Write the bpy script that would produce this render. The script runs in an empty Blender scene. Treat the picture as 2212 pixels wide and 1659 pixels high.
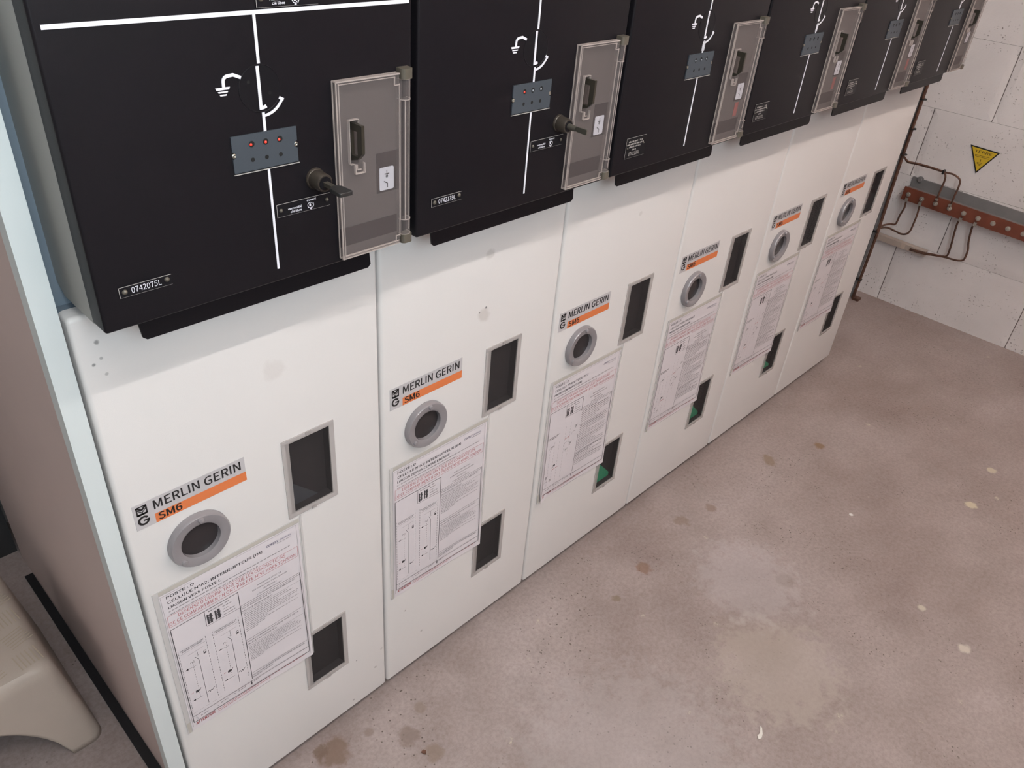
import bpy, bmesh, math, random
from mathutils import Matrix, Vector, noise
random.seed(7)
S = bpy.context.scene
C = S.collection
PI = math.pi

# ---------------------------------------------------------------- camera
cam_d = bpy.data.cameras.new('camera'); cam = bpy.data.objects.new('camera', cam_d); C.objects.link(cam)
R = ((0.6999411870863268, -0.7101675811893597, 0.07579143254618681),
     (-0.3560615046388818, -0.43897428031580077, -0.8249374437697903),
     (0.6191143186310946, 0.5504212821528565, -0.5601195163685166))
cam.matrix_world = Matrix(((R[0][0], -R[1][0], -R[2][0], -0.1905852),
                           (R[0][1], -R[1][1], -R[2][1], -0.7525284),
                           (R[0][2], -R[1][2], -R[2][2], 1.3663586), (0, 0, 0, 1)))
cam_d.sensor_width = 36; cam_d.lens = 1707.493 * 36 / 2212
cam_d.clip_start = 0.02; cam_d.clip_end = 50
S.camera = cam
# ---------------------------------------------------------------- light
S.view_settings.view_transform = 'Standard'; S.view_settings.look = 'None'
S.view_settings.gamma = 1; S.view_settings.exposure = 0.0
w = bpy.data.worlds.new('world'); S.world = w; w.use_nodes = True
w.node_tree.nodes['Background'].inputs[0].default_value = (0.9, 0.95, 1, 1)
w.node_tree.nodes['Background'].inputs[1].default_value = 0.0

def area(name, loc, sx, sy, power, col, rot=(0, 0, 0)):
    d = bpy.data.lights.new(name, 'AREA'); d.shape = 'RECTANGLE'; d.size = sx; d.size_y = sy
    d.energy = power; d.color = col
    o = bpy.data.objects.new(name, d); C.objects.link(o); o.location = loc; o.rotation_euler = rot
    return o
# (centre, length, flux in W, colour) of the bare fluorescent tubes; their glowing glass is built with the fittings below
TUBES = [((0.20, -1.13, 2.50), 1.45, 49.0, (1.0, 0.955, 0.935)),
         ((1.95, -1.20, 2.50), 1.2, 43.0, (1.0, 0.83, 0.735))]
# cool fill light, set as daylight in an added window behind the camera
area('window_fill', (-0.35, -1.83, 1.75), 1.1, 0.8, 28.0, (0.78, 0.92, 1.0), (PI / 2, 0, 0))

# ---------------------------------------------------------------- materials
MATS = {}
def mat(name, col, rough=0.5, metal=0.0, alpha=1.0, bump=0.0, bscale=200, var=0.0, vscale=6, spec=0.5, emit=None, coat=0):
    m = bpy.data.materials.new(name); m.use_nodes = True
    nt = m.node_tree; b = nt.nodes['Principled BSDF']
    b.inputs['Base Color'].default_value = (*col, 1)
    b.inputs['Roughness'].default_value = rough; b.inputs['Metallic'].default_value = metal
    b.inputs['Alpha'].default_value = alpha; b.inputs['Specular IOR Level'].default_value = spec
    b.inputs['Coat Weight'].default_value = coat
    if emit:
        b.inputs['Emission Color'].default_value = (*emit[0], 1); b.inputs['Emission Strength'].default_value = emit[1]
    tc = None
    if bump or var: tc = nt.nodes.new('ShaderNodeTexCoord')
    if bump:
        n = nt.nodes.new('ShaderNodeTexNoise'); n.inputs['Scale'].default_value = bscale; n.inputs['Detail'].default_value = 3
        bp = nt.nodes.new('ShaderNodeBump'); bp.inputs['Strength'].default_value = bump; bp.inputs['Distance'].default_value = 0.002
        nt.links.new(tc.outputs['Object'], n.inputs['Vector']); nt.links.new(n.outputs['Fac'], bp.inputs['Height'])
        nt.links.new(bp.outputs['Normal'], b.inputs['Normal'])
    if var:
        n = nt.nodes.new('ShaderNodeTexNoise'); n.inputs['Scale'].default_value = vscale; n.inputs['Detail'].default_value = 5
        r = nt.nodes.new('ShaderNodeValToRGB')
        r.color_ramp.elements[0].position = 0.3; r.color_ramp.elements[1].position = 0.7
        r.color_ramp.elements[0].color = (*[max(0, c * (1 - var)) for c in col], 1)
        r.color_ramp.elements[1].color = (*[min(1, c * (1 + var)) for c in col], 1)
        nt.links.new(tc.outputs['Object'], n.inputs['Vector']); nt.links.new(n.outputs['Fac'], r.inputs['Fac'])
        nt.links.new(r.outputs['Color'], b.inputs['Base Color'])
    MATS[name] = m; return m

M_PANEL = mat('white_powder_coat', (0.70, 0.68, 0.665), 0.42, spec=0.35, bump=0.05, bscale=900, var=0.02, vscale=3)
def smudge_panel(m, marks):
    nt = m.node_tree; N = nt.nodes; Lk = nt.links.new; b = N['Principled BSDF']; tc = N.new('ShaderNodeTexCoord')
    c = b.inputs['Base Color'].links[0].from_socket
    n = N.new('ShaderNodeTexNoise'); n.inputs['Scale'].default_value = 55; n.inputs['Detail'].default_value = 5; Lk(tc.outputs['Object'], n.inputs['Vector'])
    for (x, z, r, col, st) in marks:
        d = N.new('ShaderNodeVectorMath'); d.operation = 'DISTANCE'; Lk(tc.outputs['Object'], d.inputs[0]); d.inputs[1].default_value = (x, 0, z)
        a = N.new('ShaderNodeMath'); a.operation = 'MULTIPLY_ADD'; Lk(n.outputs['Fac'], a.inputs[0]); a.inputs[1].default_value = r * 1.6; Lk(d.outputs['Value'], a.inputs[2])
        q = N.new('ShaderNodeMapRange'); Lk(a.outputs[0], q.inputs[0]); q.inputs[1].default_value = r * 1.4; q.inputs[2].default_value = r * 1.9; q.inputs[3].default_value = st; q.inputs[4].default_value = 0
        x_ = N.new('ShaderNodeMix'); x_.data_type = 'RGBA'; Lk(q.outputs[0], x_.inputs[0]); Lk(c, x_.inputs[6]); x_.inputs[7].default_value = (*col, 1); c = x_.outputs[2]
    Lk(c, b.inputs['Base Color'])
smudge_panel(M_PANEL, [(.5755, .7653, .013, (.50, .46, .43), .55), (.5795, .777, .002, (.1, .1, .1), .8), (.5819, .8668, .009, (.45, .43, .41), .45), (.566, .772, .0016, (.15, .14, .13), .8),
                       (.2124, .8124, .016, (.55, .52, .50), .35), (.0237, .9239, .0035, (.15, .15, .15), .7), (.0246, .905, .002, (.3, .3, .3), .7), (.0161, .9, .0022, (.2, .2, .2), .8), (.0262, .885, .0018, (.3, .3, .3), .6),
                       (.35, .10, .003, (.35, .32, .3), .6), (.31, .155, .002, (.1, .1, .1), .7), (.30, .05, .002, (.15, .14, .13), .6), (.365, .14, .004, (.4, .38, .36), .5), (.46, .11, .003, (.35, .33, .3), .6), (.42, .20, .002, (.25, .22, .2), .6), (.96, .84, .005, (.5, .47, .45), .4)])
M_BODY = mat('blue_grey_sheet', (0.17, 0.215, 0.26), 0.5)
M_STRIP = mat('pale_grey_paint', (0.61, 0.66, 0.66), 0.5, bump=0.03, bscale=600, var=0.03, vscale=5)
M_SIDE = mat('end_panel_grey', (0.60, 0.49, 0.46), 0.55, var=0.05, vscale=2)
M_BLACK = mat('black_powder_coat', (0.0095, 0.0085, 0.0105), 0.38, spec=0.15, bump=0.06, bscale=1400)
M_HOUSE = mat('grey_green_housing', (0.32, 0.325, 0.305), 0.45)
M_WHITE = mat('white_print', (0.80, 0.80, 0.86), 0.45)
M_DISC = mat('black_plastic', (0.009, 0.0085, 0.0105), 0.38, spec=0.16)
M_HOLE = mat('hole_black', (0.003, 0.003, 0.003), 0.8)
M_SLATE = mat('slate_plastic', (0.052, 0.063, 0.076), 0.42, spec=0.3)
M_SCREW = mat('screw_steel', (0.32, 0.31, 0.27), 0.35, metal=0.9)
M_LED = mat('red_lens', (0.75, 0.05, 0.03), 0.15, emit=((1.0, 0.08, 0.05), 0.25))
M_LEDCLR = mat('clear_lens', (0.30, 0.33, 0.36), 0.1)
M_PLINE = mat('pale_edge', (0.42, 0.40, 0.38), 0.5)
M_COVER = mat('smoked_clear_plastic', (0.33, 0.285, 0.275), 0.2, alpha=0.22, spec=0.55)
M_RIM = mat('edge_lit_plastic', (0.62, 0.54, 0.50), 0.12, alpha=0.55, spec=0.8)  # paler than the cover: light caught by its edges put into colour
M_BEZ = mat('clear_window_bezel', (0.50, 0.46, 0.445), 0.15, alpha=0.55, spec=0.8)
M_PANE = mat('window_pane', (0.10, 0.095, 0.095), 0.06, alpha=0.10, spec=0.5)
M_DARKIN = mat('dark_interior', (0.024, 0.020, 0.021), 0.7, spec=.2)
M_GREENIN = mat('green_inner_sheet', (0.015, 0.26, 0.13), 0.5)
M_BLUEIN = mat('slate_inner_sheet', (0.042, 0.044, 0.052), 0.6)
M_KHAKI = mat('khaki_plastic', (0.095, 0.084, 0.066), 0.4)
M_HAND = mat('dark_olive_plastic', (0.030, 0.027, 0.020), 0.35)
M_LOCK = mat('dark_bronze_metal', (0.055, 0.045, 0.036), 0.33, metal=0.35)
M_KEY = mat('dark_key_metal', (0.12, 0.11, 0.09), 0.35, metal=0.5)
M_KEYB = mat('black_key_bow', (0.02, 0.02, 0.02), 0.4)
M_LAB = mat('white_label', (0.62, 0.62, 0.68), 0.5)
M_DKLAB = mat('dark_label', (0.016, 0.012, 0.014), 0.5, spec=.2)
M_REDF = mat('red_flag', (0.26, 0.055, 0.05), 0.5)
M_SILVER = mat('silver_label', (0.50, 0.48, 0.49), 0.35)
M_ORANGE = mat('orange_label', (0.66, 0.185, 0.06), 0.45)
M_INK = mat('black_ink', (0.012, 0.011, 0.012), 0.5)
M_PORT = mat('grey_port_plastic', (0.235, 0.22, 0.23), 0.22, spec=0.6, coat=0.3)
M_PORTP = mat('port_pane', (0.026, 0.023, 0.0245), 0.2, spec=0.3)
M_SLEEVE = mat('clear_sleeve_border', (0.78, 0.755, 0.74), 0.25, alpha=0.45)
M_TAPE = mat('yellowed_tape', (0.66, 0.62, 0.53), 0.4, alpha=0.4)
M_PAPER = mat('white_paper', (0.68, 0.64, 0.665), 0.45, bump=0.06, bscale=40)
M_PINK = mat('text_ink_grey', (0.055, 0.05, 0.055), 0.6)
M_GREY = mat('fine_print_grey', (0.24, 0.22, 0.225), 0.6)
M_REDI = mat('red_ink', (0.46, 0.12, 0.13), 0.6)
M_BLUEI = mat('navy_ink', (0.05, 0.045, 0.13), 0.6)
M_BLKFLOOR = mat('black_slot', (0.008, 0.008, 0.010), 0.45)
M_STOOL = mat('cream_plastic', (0.44, 0.37, 0.315), 0.5, bump=0.08, bscale=300, var=0.05, vscale=8)
M_SCUFF = mat('scuffed_tread', (0.40, 0.33, 0.255), 0.65)
M_COPPER = mat('red_copper_bar', (0.20, 0.060, 0.034), 0.45, metal=0.25, var=0.15, vscale=20)
M_RUST = mat('oxidised_copper', (0.105, 0.048, 0.030), 0.55, metal=0.15, var=0.45, vscale=60)
M_GREYBAR = mat('grey_board', (0.195, 0.19, 0.19), 0.6, var=0.1, vscale=15)
M_BOLT = mat('zinc_bolt', (0.5, 0.47, 0.42), 0.35, metal=0.7)
M_TRUNK = mat('beige_trunking', (0.44, 0.37, 0.32), 0.5)
M_YEL = mat('yellow_sign', (0.66, 0.45, 0.025), 0.5, var=0.06, vscale=40)
M_TIE = mat('black_tie', (0.01, 0.01, 0.01), 0.5)
M_CEIL = mat('ceiling_paint', (0.80, 0.78, 0.75), 0.8)
M_WALLO = mat('painted_block_far', (0.78, 0.74, 0.71), 0.8)
M_CHIP = mat('paint_chip', (0.75, 0.72, 0.66), 0.6)
M_TUBE = [mat('fluorescent_tube', (0.9, 0.9, 0.9), 0.4, emit=(c, pw / (PI * 2 * PI * .014 * L))) for p, L, pw, c in TUBES]
M_FIT = mat('lamp_housing', (0.7, 0.7, 0.7), 0.5)
M_SHADE = mat('dark_grey', (0.035, 0.035, 0.037), 0.5)

# ---------------------------------------------------------------- mesh helpers
class MB:
    def __init__(s): s.v = []; s.f = []; s.m = []; s.mi = 0
    def add(s, vs, fs):
        o = len(s.v); s.v += [tuple(v) for v in vs]
        for f in fs: s.f.append(tuple(i + o for i in f)); s.m.append(s.mi)
        return s
    def box(s, x0, x1, y0, y1, z0, z1):
        return s.add([(x, y, z) for x in (x0, x1) for y in (y0, y1) for z in (z0, z1)],
                     [(0, 1, 3, 2), (4, 6, 7, 5), (0, 4, 5, 1), (2, 3, 7, 6), (0, 2, 6, 4), (1, 5, 7, 3)])
    def prism_y(s, poly, y0, y1):          # polygon in (x,z), extruded along y
        n = len(poly)
        vs = [(a, y0, b) for a, b in poly] + [(a, y1, b) for a, b in poly]
        fs = [tuple(range(n)), tuple(range(2 * n - 1, n - 1, -1))]
        fs += [(i, i + n, (i + 1) % n + n, (i + 1) % n) for i in range(n)]
        return s.add(vs, fs)
    def prism_x(s, poly, x0, x1):          # polygon in (y,z), extruded along x
        n = len(poly)
        vs = [(x0, a, b) for a, b in poly] + [(x1, a, b) for a, b in poly]
        fs = [tuple(range(n)), tuple(range(2 * n - 1, n - 1, -1))]
        fs += [(i, i + n, (i + 1) % n + n, (i + 1) % n) for i in range(n)]
        return s.add(vs, fs)
    def quad(s, x0, x1, y, z0, z1):
        return s.add([(x0, y, z0), (x1, y, z0), (x1, y, z1), (x0, y, z1)], [(0, 1, 2, 3)])
    def lathe_y(s, cx, cz, prof, n=40):    # prof: (radius, y) list; revolved about y axis
        vs = []; fs = []
        for r, y in prof:
            for k in range(n):
                a = 2 * PI * k / n; vs.append((cx + r * math.cos(a), y, cz + r * math.sin(a)))
        for j in range(len(prof) - 1):
            for k in range(n):
                k2 = (k + 1) % n; fs.append((j * n + k, j * n + k2, (j + 1) * n + k2, (j + 1) * n + k))
        return s.add(vs, fs)
    def lathe(s, origin, axis, prof, n=24):
        a = Vector(axis).normalized(); t = Vector((0, 0, 1)) if abs(a.z) < .9 else Vector((1, 0, 0))
        u = a.cross(t).normalized(); v = a.cross(u); o = Vector(origin); vs = []; fs = []
        for r, h in prof:
            for k in range(n):
                g = 2 * PI * k / n; vs.append(tuple(o + a * h + (u * math.cos(g) + v * math.sin(g)) * r))
        for j in range(len(prof) - 1):
            for k in range(n):
                k2 = (k + 1) % n; fs.append((j * n + k, j * n + k2, (j + 1) * n + k2, (j + 1) * n + k))
        return s.add(vs, fs)
    def tube(s, pts, r, n=10):
        P = [Vector(p) for p in pts]; vs = []; fs = []; up = None
        for i, p in enumerate(P):
            t = (P[min(i + 1, len(P) - 1)] - P[max(i - 1, 0)]).normalized()
            if up is None: up = t.cross(Vector((1, 0, 0.2))).normalized()
            up = (up - t * up.dot(t)).normalized(); b = t.cross(up)
            for k in range(n):
                g = 2 * PI * k / n; vs.append(tuple(p + (up * math.cos(g) + b * math.sin(g)) * r))
        for j in range(len(P) - 1):
            for k in range(n):
                k2 = (k + 1) % n; fs.append((j * n + k, j * n + k2, (j + 1) * n + k2, (j + 1) * n + k))
        fs += [tuple(range(n)), tuple(range((len(P) - 1) * n, len(P) * n))]
        return s.add(vs, fs)
    def build(s, name, mats, parent=None, smooth=None, bevel=0):
        me = bpy.data.meshes.new(name); me.from_pydata(s.v, [], s.f)
        if not isinstance(mats, (list, tuple)): mats = [mats]
        for m in mats: me.materials.append(m)
        me.polygons.foreach_set('material_index', s.m)
        bm = bmesh.new(); bm.from_mesh(me)
        bmesh.ops.remove_doubles(bm, verts=bm.verts, dist=1e-6) if smooth else None
        bmesh.ops.recalc_face_normals(bm, faces=bm.faces)
        if smooth:
            for f in bm.faces: f.smooth = True
            for e in bm.edges:
                if len(e.link_faces) == 2 and e.calc_face_angle(0) > smooth: e.smooth = False
        bm.to_mesh(me); bm.free()
        o = bpy.data.objects.new(name, me); C.objects.link(o)
        if parent: o.parent = parent; o.matrix_parent_inverse = parent.matrix_world.inverted() if False else Matrix.Translation(-Vector(parent.location))
        if bevel:
            b = o.modifiers.new('bevel', 'BEVEL'); b.width = bevel; b.segments = 3; b.limit_method = 'ANGLE'
        return o

def tag(o, label, cat, group=None):
    o['label'] = label; o['category'] = cat
    if group: o['group'] = group
    return o
def thing(name, loc, label, cat, group=None):
    o = bpy.data.objects.new(name, None); C.objects.link(o); o.location = loc; o.empty_display_size = 0.05
    return tag(o, label, cat, group)
def struct(o): o['kind'] = 'structure'; return o

def smoothed(pts, n=6):
    P = [Vector(p) for p in pts]; out = []
    for i in range(len(P) - 1):
        p0 = P[max(i - 1, 0)]; p1 = P[i]; p2 = P[i + 1]; p3 = P[min(i + 2, len(P) - 1)]
        for k in range(n):
            t = k / n
            out.append(0.5 * ((2 * p1) + (p2 - p0) * t + (2 * p0 - 5 * p1 + 4 * p2 - p3) * t * t + (3 * p1 - p0 - 3 * p2 + p3) * t ** 3))
    out.append(P[-1]); return out

TXT = {}
try:     # Blender's own bundled sans-serif face; the default face if it is missing
    import os
    FONT = bpy.data.fonts.load(os.path.join(bpy.utils.resource_path('LOCAL'), 'datafiles', 'fonts', 'Noto Sans CJK Regular.woff2'))
except Exception:
    FONT = None
def glyphs(s, bold, shear=0):
    k = (s, bold, shear)
    if k in TXT: return TXT[k]
    cu = bpy.data.curves.new('t', 'FONT'); cu.body = s; cu.size = 1; cu.offset = bold; cu.resolution_u = 3; cu.shear = shear
    if FONT: cu.font = FONT
    o = bpy.data.objects.new('t', cu); C.objects.link(o)
    dg = bpy.context.evaluated_depsgraph_get(); me = bpy.data.meshes.new_from_object(o.evaluated_get(dg))
    v = [tuple(p.co) for p in me.vertices]; f = [tuple(p.vertices) for p in me.polygons]
    x0 = min(p[0] for p in v); x1 = max(p[0] for p in v)
    bpy.data.objects.remove(o); bpy.data.curves.remove(cu); bpy.data.meshes.remove(me)
    TXT[k] = (v, f, x0, x1); return TXT[k]
CAP = max(p[1] for p in glyphs('H', 0.0)[0])     # cap height of the face at size 1
def text(mb, s, x0, x1, y, z0, cap, bold=0.0, shear=0.0):
    """text laid on a plane facing -y: from x0 to x1, baseline z0, capital height cap"""
    v, f, a, b = glyphs(s, 0.0, shear)
    sz = cap / CAP; k = cap * bold          # heavier weight: three slightly displaced strikes
    sx = (x1 - x0 - 2 * k) / (b - a)
    for dx, dz_, dy in ((0, 0, 0), (k, k * .6, -.00001), (2 * k, 0, -.00002), (k, -k * .5, -.00003))[:4 if bold else 1]:
        mb.add([(x0 + dx + (p[0] - a) * sx, y + dy, z0 + dz_ + p[1] * sz) for p in v], f)
def text_yz(mb, s, y0, y1, x, z0, cap, bold=0.0):   # on a wall facing -x, reading along -y
    v, f, a, b = glyphs(s, bold)
    mb.add([(x, y0 + (p[0] - a) * (y1 - y0) / (b - a), z0 + p[1] * cap / CAP) for p in v], f)
def words(mb, x0, x1, y, z0, h, seed=0, fill=0.82):   # illegible fine print: broken strokes
    r = random.Random(seed); x = x0
    while x < x1:
        L = r.uniform(0.002, 0.0075); e = min(x + L, x1)
        k = x
        while k < e:                                   # letter ticks
            ww = r.uniform(0.0004, 0.0008); hh = h * r.choice((0.72, 0.72, 1.0))
            mb.quad(k, min(k + ww, e), y, z0, z0 + hh); k += ww + 0.00025
        x = e + 0.0012
def line(mb, pts, y, wd):      # polyline stroke in the (x,z) plane
    for i in range(len(pts) - 1):
        a = Vector(pts[i]); b = Vector(pts[i + 1]); d = b - a
        if d.length < 1e-7: continue
        d.normalize(); n = Vector((-d.y, d.x)) * wd / 2
        mb.add([(a.x - n.x, y, a.y - n.y), (b.x - n.x, y, b.y - n.y), (b.x + n.x, y, b.y + n.y), (a.x + n.x, y, a.y + n.y)], [(0, 1, 2, 3)])
def thickline(mb, pts, y0, y1, wd):    # mitred stroke with thickness
    P = [Vector(p) for p in pts]; L = []; Rr = []
    for i, p in enumerate(P):
        d1 = (P[i] - P[i - 1]).normalized() if i else (P[1] - P[0]).normalized()
        d2 = (P[i + 1] - P[i]).normalized() if i < len(P) - 1 else d1
        t = (d1 + d2).normalized(); n = Vector((-t.y, t.x)); k = wd / 2 / max(0.4, n.dot(Vector((-d1.y, d1.x))))
        L.append(p + n * k); Rr.append(p - n * k)
    for i in range(len(P) - 1):
        mb.prism_y([tuple(L[i]), tuple(L[i + 1]), tuple(Rr[i + 1]), tuple(Rr[i])], y0, y1)
def dashed(mb, a, b, y, wd, on=0.004, off=0.002):
    a = Vector(a); b = Vector(b); L = (b - a).length; d = (b - a) / L; t = 0
    while t < L:
        line(mb, [a + d * t, a + d * min(t + on, L)], y, wd); t += on + off
def rrect(x0, x1, z0, z1, r, n=5, corners=(1, 1, 1, 1)):   # BL BR TR TL
    pts = []
    for (cx, cz, a0, on, px, pz) in ((x0 + r, z0 + r, PI, corners[0], x0, z0), (x1 - r, z0 + r, 1.5 * PI, corners[1], x1, z0),
                             (x1 - r, z1 - r, 0, corners[2], x1, z1), (x0 + r, z1 - r, PI / 2, corners[3], x0, z1)):
        if on:
            for k in range(n + 1):
                a = a0 + PI / 2 * k / n; pts.append((cx + r * math.cos(a), cz + r * math.sin(a)))
        else: pts.append((px, pz))
    return pts

def tray(mb, x0, x1, z0, z1, yf, yb, r, holes=(), back=False, nb=6):
    """sheet-metal tray facing -y with a rolled edge of radius r and rectangular openings"""
    xs = sorted({x0 + r, x1 - r, *[h[0] for h in holes], *[h[1] for h in holes]})
    zs = sorted({z0 + r, z1 - r, *[h[2] for h in holes], *[h[3] for h in holes]})
    for i in range(len(xs) - 1):
        for j in range(len(zs) - 1):
            cx = (xs[i] + xs[i + 1]) / 2; cz = (zs[j] + zs[j + 1]) / 2
            if any(h[0] < cx < h[1] and h[2] < cz < h[3] for h in holes): continue
            mb.quad(xs[i], xs[i + 1], yf, zs[j], zs[j + 1])
    for h in holes:
        a, b, c, d = h; yd = yf + 0.003
        mb.add([(a, yf, c), (b, yf, c), (b, yf, d), (a, yf, d), (a, yd, c), (b, yd, c), (b, yd, d), (a, yd, d)],
               [(0, 1, 5, 4), (1, 2, 6, 5), (2, 3, 7, 6), (3, 0, 4, 7)])
    prof = [(r * math.sin(a), yf + r - r * math.cos(a)) for a in [PI / 2 * k / nb for k in range(nb + 1)]] + [(r, yb)]
    def off(px, pz, dx, dz, t): return (px + dx * t, pz + dz * t)
    loop = []
    for x in xs: loop.append((x, z0 + r, 0, -1))
    for k in range(1, nb): a = PI / 2 * k / nb; loop.append((x1 - r, z0 + r, math.sin(a), -math.cos(a)))
    for z in zs: loop.append((x1 - r, z, 1, 0))
    for k in range(1, nb): a = PI / 2 * k / nb; loop.append((x1 - r, z1 - r, math.cos(a), math.sin(a)))
    for x in reversed(xs): loop.append((x, z1 - r, 0, 1))
    for k in range(1, nb): a = PI / 2 * k / nb; loop.append((x0 + r, z1 - r, -math.sin(a), math.cos(a)))
    for z in reversed(zs): loop.append((x0 + r, z, -1, 0))
    for k in range(1, nb): a = PI / 2 * k / nb; loop.append((x0 + r, z0 + r, -math.cos(a), -math.sin(a)))
    n = len(loop); vs = []
    for t, y in prof:
        for px, pz, dx, dz in loop: vs.append((px + dx * t, y, pz + dz * t))
    fs = []
    for j in range(len(prof) - 1):
        for k in range(n):
            k2 = (k + 1) % n; fs.append((j * n + k, j * n + k2, (j + 1) * n + k2, (j + 1) * n + k))
    if back: fs.append(tuple(range((len(prof) - 1) * n, len(prof) * n)))
    mb.add(vs, fs)

# ---------------------------------------------------------------- room
def floor_material():
    m = bpy.data.materials.new('concrete_floor'); m.use_nodes = True; nt = m.node_tree; N = nt.nodes; Lk = nt.links.new
    b = N['Principled BSDF']; b.inputs['Roughness'].default_value = 0.55; b.inputs['Specular IOR Level'].default_value = 0.35
    tc = N.new('ShaderNodeTexCoord')
    def nz(scale, detail=6, rough=0.6):
        n = N.new('ShaderNodeTexNoise'); n.inputs['Scale'].default_value = scale; n.inputs['Detail'].default_value = detail
        n.inputs['Roughness'].default_value = rough; Lk(tc.outputs['Object'], n.inputs['Vector']); return n
    def ramp(src, stops):
        r = N.new('ShaderNodeValToRGB'); e = r.color_ramp.elements
        e[0].position, e[0].color = stops[0][0], (*stops[0][1], 1); e[1].position, e[1].color = stops[1][0], (*stops[1][1], 1)
        for p, c in stops[2:]:
            k = e.new(p); k.color = (*c, 1)
        Lk(src, r.inputs['Fac']); return r
    def mix(fac, a, bb, mode='MIX'):
        x = N.new('ShaderNodeMix'); x.data_type = 'RGBA'; x.blend_type = mode
        if isinstance(fac, float): x.inputs[0].default_value = fac
        else: Lk(fac, x.inputs[0])
        for s_, q in ((6, a), (7, bb)):
            if isinstance(q, tuple): x.inputs[s_].default_value = (*q, 1)
            else: Lk(q, x.inputs[s_])
        return x.outputs[2]
    big = ramp(nz(2.2, 5).outputs['Fac'], [(0.32, (0.272, 0.215, 0.200)), (0.68, (0.375, 0.318, 0.305))])
    mid = ramp(nz(9, 8, 0.7).outputs['Fac'], [(0.3, (0.88, 0.875, 0.87)), (0.7, (1.08, 1.08, 1.09))])
    c = mix(1.0, big.outputs[0], mid.outputs[0], 'MULTIPLY')
    fine = ramp(nz(120, 4, 0.7).outputs['Fac'], [(0.36, (0.86, 0.85, 0.84)), (0.6, (1.05, 1.05, 1.05))])
    c = mix(1.0, c, fine.outputs[0], 'MULTIPLY')
    # dark pores, gathered in patches
    vo = N.new('ShaderNodeTexVoronoi'); vo.inputs['Scale'].default_value = 95; Lk(tc.outputs['Object'], vo.inputs['Vector'])
    patch = ramp(nz(4, 3).outputs['Fac'], [(0.50, (0, 0, 0)), (0.62, (1, 1, 1))])
    dot = ramp(vo.outputs['Distance'], [(0.10, (1, 1, 1)), (0.20, (0, 0, 0))])
    pf = mix(1.0, dot.outputs[0], patch.outputs[0], 'MULTIPLY')
    c = mix(pf, c, (0.10, 0.078, 0.066))
    # pale splashes
    vo2 = N.new('ShaderNodeTexVoronoi'); vo2.inputs['Scale'].default_value = 9; Lk(tc.outputs['Object'], vo2.inputs['Vector'])
    dot2 = ramp(vo2.outputs['Distance'], [(0.035, (1, 1, 1)), (0.075, (0, 0, 0))])
    grain = ramp(nz(170, 3).outputs['Fac'], [(0.47, (0, 0, 0)), (0.56, (1, 1, 1))])
    pf2 = mix(1.0, dot2.outputs[0], grain.outputs[0], 'MULTIPLY')
    c = mix(pf2, c, (0.50, 0.44, 0.36))
    # individual stains: (x, y, radius, colour, strength)
    stains = [(0.2315, -0.035, 0.026, (0.155, 0.105, 0.078), .85), (0.215, -0.018, 0.014, (0.14, 0.095, 0.07), .8),
              (0.3476, -0.10, 0.020, (0.165, 0.125, 0.105), .7), (0.36, -0.155, 0.016, (0.17, 0.125, 0.09), .6),
              (0.40, -0.07, 0.012, (0.17, 0.13, 0.10), .5), (0.30, -0.045, 0.009, (0.17, 0.13, 0.11), .6),
              (1.017, -0.1423, 0.018, (0.16, 0.085, 0.05), .65), (0.8965, -0.1574, 0.010, (0.16, 0.12, 0.08), .7),
              (1.318, -0.1336, 0.016, (0.165, 0.115, 0.085), .6), (1.217, -0.1109, 0.018, (0.165, 0.12, 0.09), .55),
              (1.791, -0.2011, 0.014, (0.17, 0.10, 0.05), .8), (1.614, -0.1385, 0.022, (0.17, 0.12, 0.07), .6),
              (1.05, -0.42, 0.09, (0.20, 0.155, 0.135), .4), (1.2373, -0.3918, 0.022, (0.14, 0.10, 0.075), .55),
              (1.0, -0.50, 0.13, (0.345, 0.30, 0.265), .5), (1.17, -0.33, 0.12, (0.355, 0.32, 0.32), .45), (0.62, -0.42, 0.2, (0.33, 0.295, 0.29), .4),
              (1.8747, -0.60, 0.014, (0.5, 0.45, 0.33), .8), (2.0842, -0.59, 0.013, (0.5, 0.45, 0.34), .7),
              (1.4039, -0.6458, 0.010, (0.5, 0.46, 0.38), .7), (1.3606, -0.759, 0.012, (0.52, 0.48, 0.42), .7),
              (1.5808, -0.3961, 0.005, (0.7, 0.68, 0.64), .9)]
    dist = nz(38, 4)
    for (sx, sy, sr, col, st) in stains:
        sub = N.new('ShaderNodeVectorMath'); sub.operation = 'DISTANCE'; Lk(tc.outputs['Object'], sub.inputs[0]); sub.inputs[1].default_value = (sx, sy, 0)
        ma = N.new('ShaderNodeMath'); ma.operation = 'MULTIPLY_ADD'; Lk(dist.outputs['Fac'], ma.inputs[0]); ma.inputs[1].default_value = sr * 2.2
        Lk(sub.outputs['Value'], ma.inputs[2])
        mr = N.new('ShaderNodeMapRange'); mr.interpolation_type = 'SMOOTHSTEP'; Lk(ma.outputs[0], mr.inputs[0])
        mr.inputs[1].default_value = sr * 1.75; mr.inputs[2].default_value = sr * 2.35; mr.inputs[3].default_value = st; mr.inputs[4].default_value = 0
        c = mix(mr.outputs[0], c, tuple(min(.75, q * 1.2) for q in col))
    Lk(c, b.inputs['Base Color'])
    bp = N.new('ShaderNodeBump'); bp.inputs['Strength'].default_value = 0.25; bp.inputs['Distance'].default_value = 0.003
    Lk(nz(60, 8, 0.7).outputs['Fac'], bp.inputs['Height']); Lk(bp.outputs['Normal'], b.inputs['Normal'])
    return m

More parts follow.
